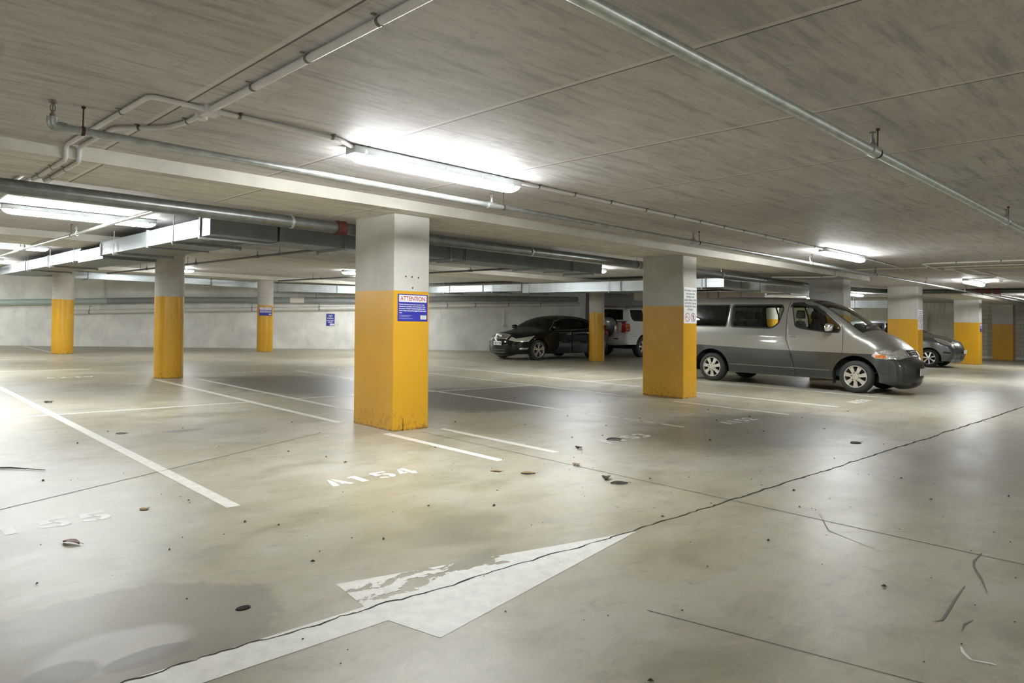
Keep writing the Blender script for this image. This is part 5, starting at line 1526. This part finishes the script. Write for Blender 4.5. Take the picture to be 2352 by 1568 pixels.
# ---- the white four-wheel drive, tail toward the sedan
WS = [(.66, .46, .10, .08), (.78, .58, .10, .10), (.80, .85, .10, .10), (.74, 1.00, .12, .08), (.48, 1.09, .16, .05), (-.2, 1.17, .16, .04), (-.72, 1.24, .14, .05), (-1.05, 1.52, .12, .06), (-1.33, 1.74, .12, .05), (-1.70, 1.82, .12, .04),
      (-2.6, 1.85, .12, .035), (-3.35, 1.83, .12, .035), (-3.64, 1.785, .10, .04), (-3.73, 1.64, .10, .05), (-3.82, 1.28, .08, .05), (-3.85, .90, .08, .05), (-3.90, .78, .08, .06), (-3.90, .56, .10, .06), (-3.80, .46, .1, .05)]
wr = []
wr += glass_region('rear_quarter_window', [(-3.56, 1.735), (-3.575, 1.47), (-3.45, 1.35), (-2.80, 1.345), (-2.80, 1.755)], .014, 'glass_dark', .06)
wr += glass_region('rear_door_window', [(-2.70, 1.345), (-2.70, 1.755), (-1.92, 1.755), (-1.80, 1.33)], .014, 'glass_dark', .05)
wr += glass_region('door_window', [(-1.72, 1.33), (-1.82, 1.75), (-1.50, 1.70), (-1.05, 1.38), (-1.0, 1.31)], .014, 'glass_screen', .04)
wr += [dict(obj='tail_lamp', poly=[(-3.95, 1.235), (-3.735, 1.235), (-3.685, 1.15), (-3.685, 1.09), (-3.95, 1.09)], mat='amber'), dict(obj='tail_lamp', poly=[(-3.95, 1.09), (-3.685, 1.09), (-3.70, .955), (-3.95, .94)], mat='tail')]
WHT = dict(sil=WS, hw=.97, front=(.0, .80, .18, 2.2), rear=(-3.5, -3.92, .05, 2.2), tumble=(1.25, 1.85, .15), shoulder=.015, sill=.47,
           arches=[(0, .38, .47), (-2.85, .38, .47)], regions=wr, paint=lambda x, z: 'car_white',
           strip=[dict(u0=6.3, u1=8.6, t0=0, t1=.93, mat='glass_screen', obj='windscreen'), dict(u0=12.35, u1=13.75, t0=0, t1=.88, mat='glass_dark', obj='rear_window'), dict(u0=11.75, u1=12.0, t0=0, t1=.35, mat='tail', obj='brake_light'),
                  dict(u0=14.0, u1=15.0, t0=.80, t1=1, mat='tail', obj='tail_lamp', sides=True), dict(u0=15.0, u1=15.4, t0=0, t1=.62, mat='black', obj='bumper_step')],
           seams=[([(-3.70, .86), (-3.28, .83)], .012, 'bracket'), ([(-3.65, .775), (-3.25, .775)], .010, 'under'), ([(-2.40, .86), (-.5, .86)], .012, 'bracket'), ([(-1.76, 1.3), (-1.76, .5)], .006, 'under'), ([(-2.72, 1.3), (-2.60, .9)], .006, 'under')])
suv = Car(WHT, 'four_wheel_drive', 'white four-wheel drive seen from the rear between the yellow pillars', 'car', (24.58, 16.28, 0), 0)
suv.skin(); suv.finish(None)
SW = dict(n=5, hub=.36, w1=.05, w2=.075, lugs=5, ph=.1)
for x in (0, -2.85):
    for sg in (1, -1): suv.wheel(x, sg, .385, .24, .225, SW, alloy='alloy_bright')
mb = MB(); c = (-3.90, -.24, 1.09)
mb.lathe([(.001, .0), (.30, 0), (.36, .03), (.37, .09), (.37, .20), (.345, .235)], c, (-1, 0, 0), 40)
sw = mb.build('spare_wheel', 'chrome', suv.t, smooth=45)
mb = MB(); mb.lathe([(.345, .236), (.32, .245), (.20, .258), (.001, .262)], c, (-1, 0, 0), 40); mb.build('wheel_cover', 'cover', sw, smooth=45)
mb = MB(); mb.box((-3.98, -.62, 1.30), (-3.82, -.30, 1.325)); mb.box((-3.95, -.86, 1.285), (-3.80, -.62, 1.345)); mb.build('spare_carrier', 'black', suv.t, bevel=.006)
mb = MB(); mb.box((-3.975, -.60, .655), (-3.95, -.42, .700)); mb.build('reflector', 'tail', suv.t)
for s in (-1, 1):
    pts = [suv.sp(k, s * .93, .05) for k in np.linspace(9.6, 11.5, 10)]
    MB().tube([suv.sp(9.6, s * .93, 0)] + pts + [suv.sp(11.5, s * .93, 0)], .016, 8).build('roof_rail', 'black', suv.t, smooth=50)
mb = MB(); mb.tube([(-3.6, -.5, .36), (-3.1, -.3, .34)], .05, 10); mb.box((-3.3, -.5, .30), (-2.5, .5, .42)); mb.build('exhaust', 'under', suv.t, smooth=40)
suv.mirror(-.95, 1.33, .22, .18, 'car_white')

# ---- the grey hatchback beyond the third pillar
GS = [(.60, .22, .10, .10), (.69, .31, .10, .13), (.725, .48, .12, .14), (.70, .65, .12, .13), (.61, .80, .14, .12), (.42, .92, .17, .09), (.10, 1.00, .17, .07), (-.20, 1.07, .15, .06), (-.60, 1.27, .13, .06), (-1.0, 1.44, .13, .05),
      (-1.4, 1.515, .13, .04), (-2.0, 1.54, .14, .035), (-2.6, 1.50, .14, .035), (-3.0, 1.38, .14, .05), (-3.2, 1.15, .13, .06), (-3.38, .95, .12, .07), (-3.42, .6, .12, .08), (-3.35, .3, .1, .06)]
gr_ = []
gr_ += glass_region('door_window', [(-.50, 1.04), (-.80, 1.25), (-1.08, 1.40), (-1.42, 1.46), (-1.44, 1.05)], .018, 'glass_dark', .03)
gr_ += glass_region('rear_door_window', [(-1.52, 1.05), (-1.50, 1.465), (-2.0, 1.475), (-2.45, 1.43), (-2.62, 1.15), (-2.55, 1.08)], .018, 'glass_dark', .03)
gr_ += [dict(obj='headlamp', poly=[(.10, 1.0), (.30, .965), (.55, .865), (.75, .79), (.75, .72), (.52, .755), (.26, .87)], mat='lens'),
        dict(obj='front_door', poly=[(-.40, .1), (-.36, .6), (-.44, 1.02), (-.8, 1.28), (-1.08, 1.43), (-1.47, 1.49), (-1.48, .1)])]
GRY = dict(sil=GS, hw=.855, front=(.0, .74, .32, 2.0), rear=(-2.8, -3.42, .18, 2.2), tumble=(1.03, 1.54, .20), shoulder=.025, sill=.22,
           arches=[(0, .31, .36), (-2.6, .31, .36)], regions=gr_, paint=lambda x, z: 'car_grey',
           strip=[dict(u0=7.3, u1=9.7, t0=0, t1=.93, mat='glass_screen', obj='windscreen'), dict(u0=12.6, u1=13.8, t0=0, t1=.85, mat='glass_dark', obj='rear_window'), dict(u0=3.2, u1=4.0, t0=0, t1=.45, mat='black', obj='grille'),
                  dict(u0=3.2, u1=4.2, t0=.66, t1=1, mat='lens', obj='headlamp', sides=True), dict(u0=.95, u1=1.8, t0=0, t1=.55, mat='black', obj='grille'), dict(u0=4.2, u1=6.8, t0=0, t1=.92, mat='car_grey', obj='bonnet')],
           seams=[([(-1.48, 1.03), (-1.48, .25)], .006, 'under'), ([(-.44, 1.02), (-.36, .6), (-.42, .25)], .006, 'under'), ([(.42, .52), (.62, .50)], .05, 'black')])
gry = Car(GRY, 'hatchback', 'dark grey hatchback poking out between the third and fourth aisle pillars', 'car', (27.56, 7.18, 0), math.radians(-90))
gry.skin(); gry.finish(None)
SG = dict(n=7, hub=.34, w1=.035, w2=.06, lugs=5, ph=.1)
for x in (0, -2.6):
    for sg in (1, -1): gry.wheel(x, sg, .312, .20, .215, SG, alloy='alloy_bright')
gry.plate(2.3, 0, .36, .12, None, .02)
gry.mirror(-.62, 1.10, .19, .13, 'car_grey'); gry.handle(-1.36, .93, .15, 'car_grey')
mb = MB(); p = gry.sp(3.6, 0, .012); mb.tube([gry.sp(3.85, -.12, .012), gry.sp(3.3, 0, .012), gry.sp(3.85, .12, .012)], .012, 8); mb.build('grille_trim', 'chrome', gry.t, smooth=50)
for x, h in ((-1.15, .70), (-2.1, .66)):
    for y in (-.36, .36): gry.seat(x, y, .5, h, 'seat_dark')

# ------------------------------------------------------------------ leaves and litter
def leaf(x, y, L, w, rz, mat, label, curl=.012, name='dry_leaf', cat='leaf', group='dry leaves on the floor'):
    w *= 1.5; curl *= .55
    mb = MB((x, y, 0)); n = 8
    c, s = math.cos(rz), math.sin(rz)
    vs = []
    for i in range(n + 1):
        t = i / n
        ww = w * (math.sin(math.pi * min(1, t * .95 + .03)) ** .8) * (1.15 - .4 * t) / 2
        zz = .004 + curl * (math.sin(t * math.pi * 1.2) * .6 + .4 * t)
        for k, (q, dz) in enumerate(((-1, curl * .7), (0, 0), (1, curl * .5))):
            u, v = (t - .5) * L, q * ww
            vs.append((x + u * c - v * s, y + u * s + v * c, zz + dz))
    top = [(i * 3 + k, i * 3 + k + 1, i * 3 + k + 4, i * 3 + k + 3) for i in range(n) for k in range(2)]
    m = len(vs); vs += [(a, b, q - .0025) for a, b, q in vs]
    fs = top + [tuple(j + m for j in f[::-1]) for f in top]
    mb.add(vs, fs)
    e = Vector((x + L * .5 * c, y + L * .5 * s, .006 + curl * .4))
    mb.tube([e, e + Vector((c * L * .22, s * L * .22, -.001))], .0016, 6)
    return tag(mb.build(name, mat, None, 60), label, cat, group)
A_ = math.radians
leaf(0.955, 4.40, .115, .035, A_(-60), 'leaf_pink', 'curled pinkish leaf on the floor below the faded 155', .022)
leaf(1.46, 4.87, .055, .045, A_(20), 'leaf_brown', 'flat round brown leaf by the saw cut, right of the faded 155', .004)
leaf(4.17, 4.07, .12, .05, A_(-40), 'leaf_brown', 'tan curled leaf right of the A154, in front of the line end', .012)
leaf(5.39, 4.55, .075, .06, A_(10), 'leaf_dark', 'crumpled dark leaf beyond the line ends in lamp glare', .030)
leaf(6.10, 4.66, .17, .06, A_(-30), 'leaf_dark', 'dark pointed leaf lying on the ghostly A153', .022)
leaf(4.53, 3.53, .11, .05, A_(30), 'leaf_dark', 'tented brown leaf in the aisle, nearer of a pair from the left', .035)
leaf(4.49, 3.37, .14, .05, A_(-35), 'leaf_dark', 'long dark leaf in the aisle, right of a tented one', .014)
leaf(4.75, 4.04, .07, .05, A_(0), 'leaf_brown', 'small reddish leaf on the saw cut beyond the A154', .020)
leaf(8.15, 2.89, .16, .06, A_(-20), 'leaf_dark', 'dark leaf in the bright patch by the aisle crack at right', .012)
leaf(4.02, 4.30, .10, .04, A_(-50), 'leaf_brown', 'pale tan leaf almost flat by the end of the front pillar line', .004)
leaf(2.13, 11.3, .12, .07, A_(40), 'leaf_dark', 'tiny dark leaf near the cross line of the 155 bay', .02)
leaf(2.16, 8.03, .10, .035, A_(-30), 'leaf_dark', 'dark leaf against the worn line of the 155 bay', .01)
mb = MB((1.30, 2.97, 0)); n = 20
mb.add([(1.30 + .034 * math.cos(2 * math.pi * k / n) * .9, 2.972 + .020 * math.sin(2 * math.pi * k / n), .0045) for k in range(n)] + [(1.30 + .038 * math.cos(2 * math.pi * k / n) * .9, 2.972 + .023 * math.sin(2 * math.pi * k / n), .0012) for k in range(n)],
       [tuple(range(n))] + [(k, (k + 1) % n, n + (k + 1) % n, n + k) for k in range(n)])
tag(mb.build('oil_drop', 'oil'), 'small black oval spot on the floor left of the arrow', 'spot')
pts = [(3.285, .752), (3.235, .731), (3.205, .709), (3.185, .690), (3.196, .668), (3.208, .640), (3.212, .618)]
mb = MB((3.2, .69, 0))
for (a, b), wa, wb in zip(zip(pts[:-1], pts[1:]), (.006, .014, .011, .007, .009, .011), (.014, .011, .007, .009, .011, .004)):
    a, b = Vector((*a, .003)), Vector((*b, .003)); d = (b - a).normalized(); nn = Vector((-d.y, d.x, 0))
    vs = [a + nn * wa / 2, a - nn * wa / 2, b - nn * wb / 2, b + nn * wb / 2]
    mb.add(vs + [v - Vector((0, 0, .002)) for v in vs], [(0, 1, 2, 3), (4, 5, 6, 7), (0, 1, 5, 4), (1, 2, 6, 5), (2, 3, 7, 6), (3, 0, 4, 7)])
tag(mb.build('plastic_scrap', 'paper'), 'bent white scrap on the floor at the lower right', 'scrap')
mb = MB((1.03, 6.75, 0)); mb.tube([(0.93, 6.84, .006), (1.03, 6.75, .010), (1.22, 6.52, .006)], [.005, .006, .002], 8); mb.tube([(0.95, 6.82, .006), (0.94, 6.79, .008)], .004, 6)
tag(mb.build('twig', 'leaf_dark', None, 50), 'thin twig on the floor at the far left edge', 'twig')
# specks of grit and leaf crumbs nobody could count
random.seed(5)
mb = MB()
for k in range(420):
    x = random.uniform(.4, 12); y = random.uniform(.6, 8.5)
    if 4.3 < x < 5.2 and 6.3 < y < 7.5 or 10.2 < x < 11 and 6.3 < y < 7.5: continue
    s = random.uniform(.0025, .008) * random.choice([1, 1, 1, 2.2]); a = random.uniform(0, 6.28)
    u = Vector((math.cos(a), math.sin(a), 0)); v = Vector((-u.y, u.x, 0)) * random.uniform(.3, .8); c = Vector((x, y, .003))
    mb.add([c + u * s, c + v * s, c - u * s, c - v * s, c + Vector((0, 0, s * .7))], [(0, 1, 4), (1, 2, 4), (2, 3, 4), (3, 0, 4)])
tag(mb.build('grit', 'leaf_dark'), 'specks of grit and leaf crumbs strewn over the floor', 'grit', kind='stuff')
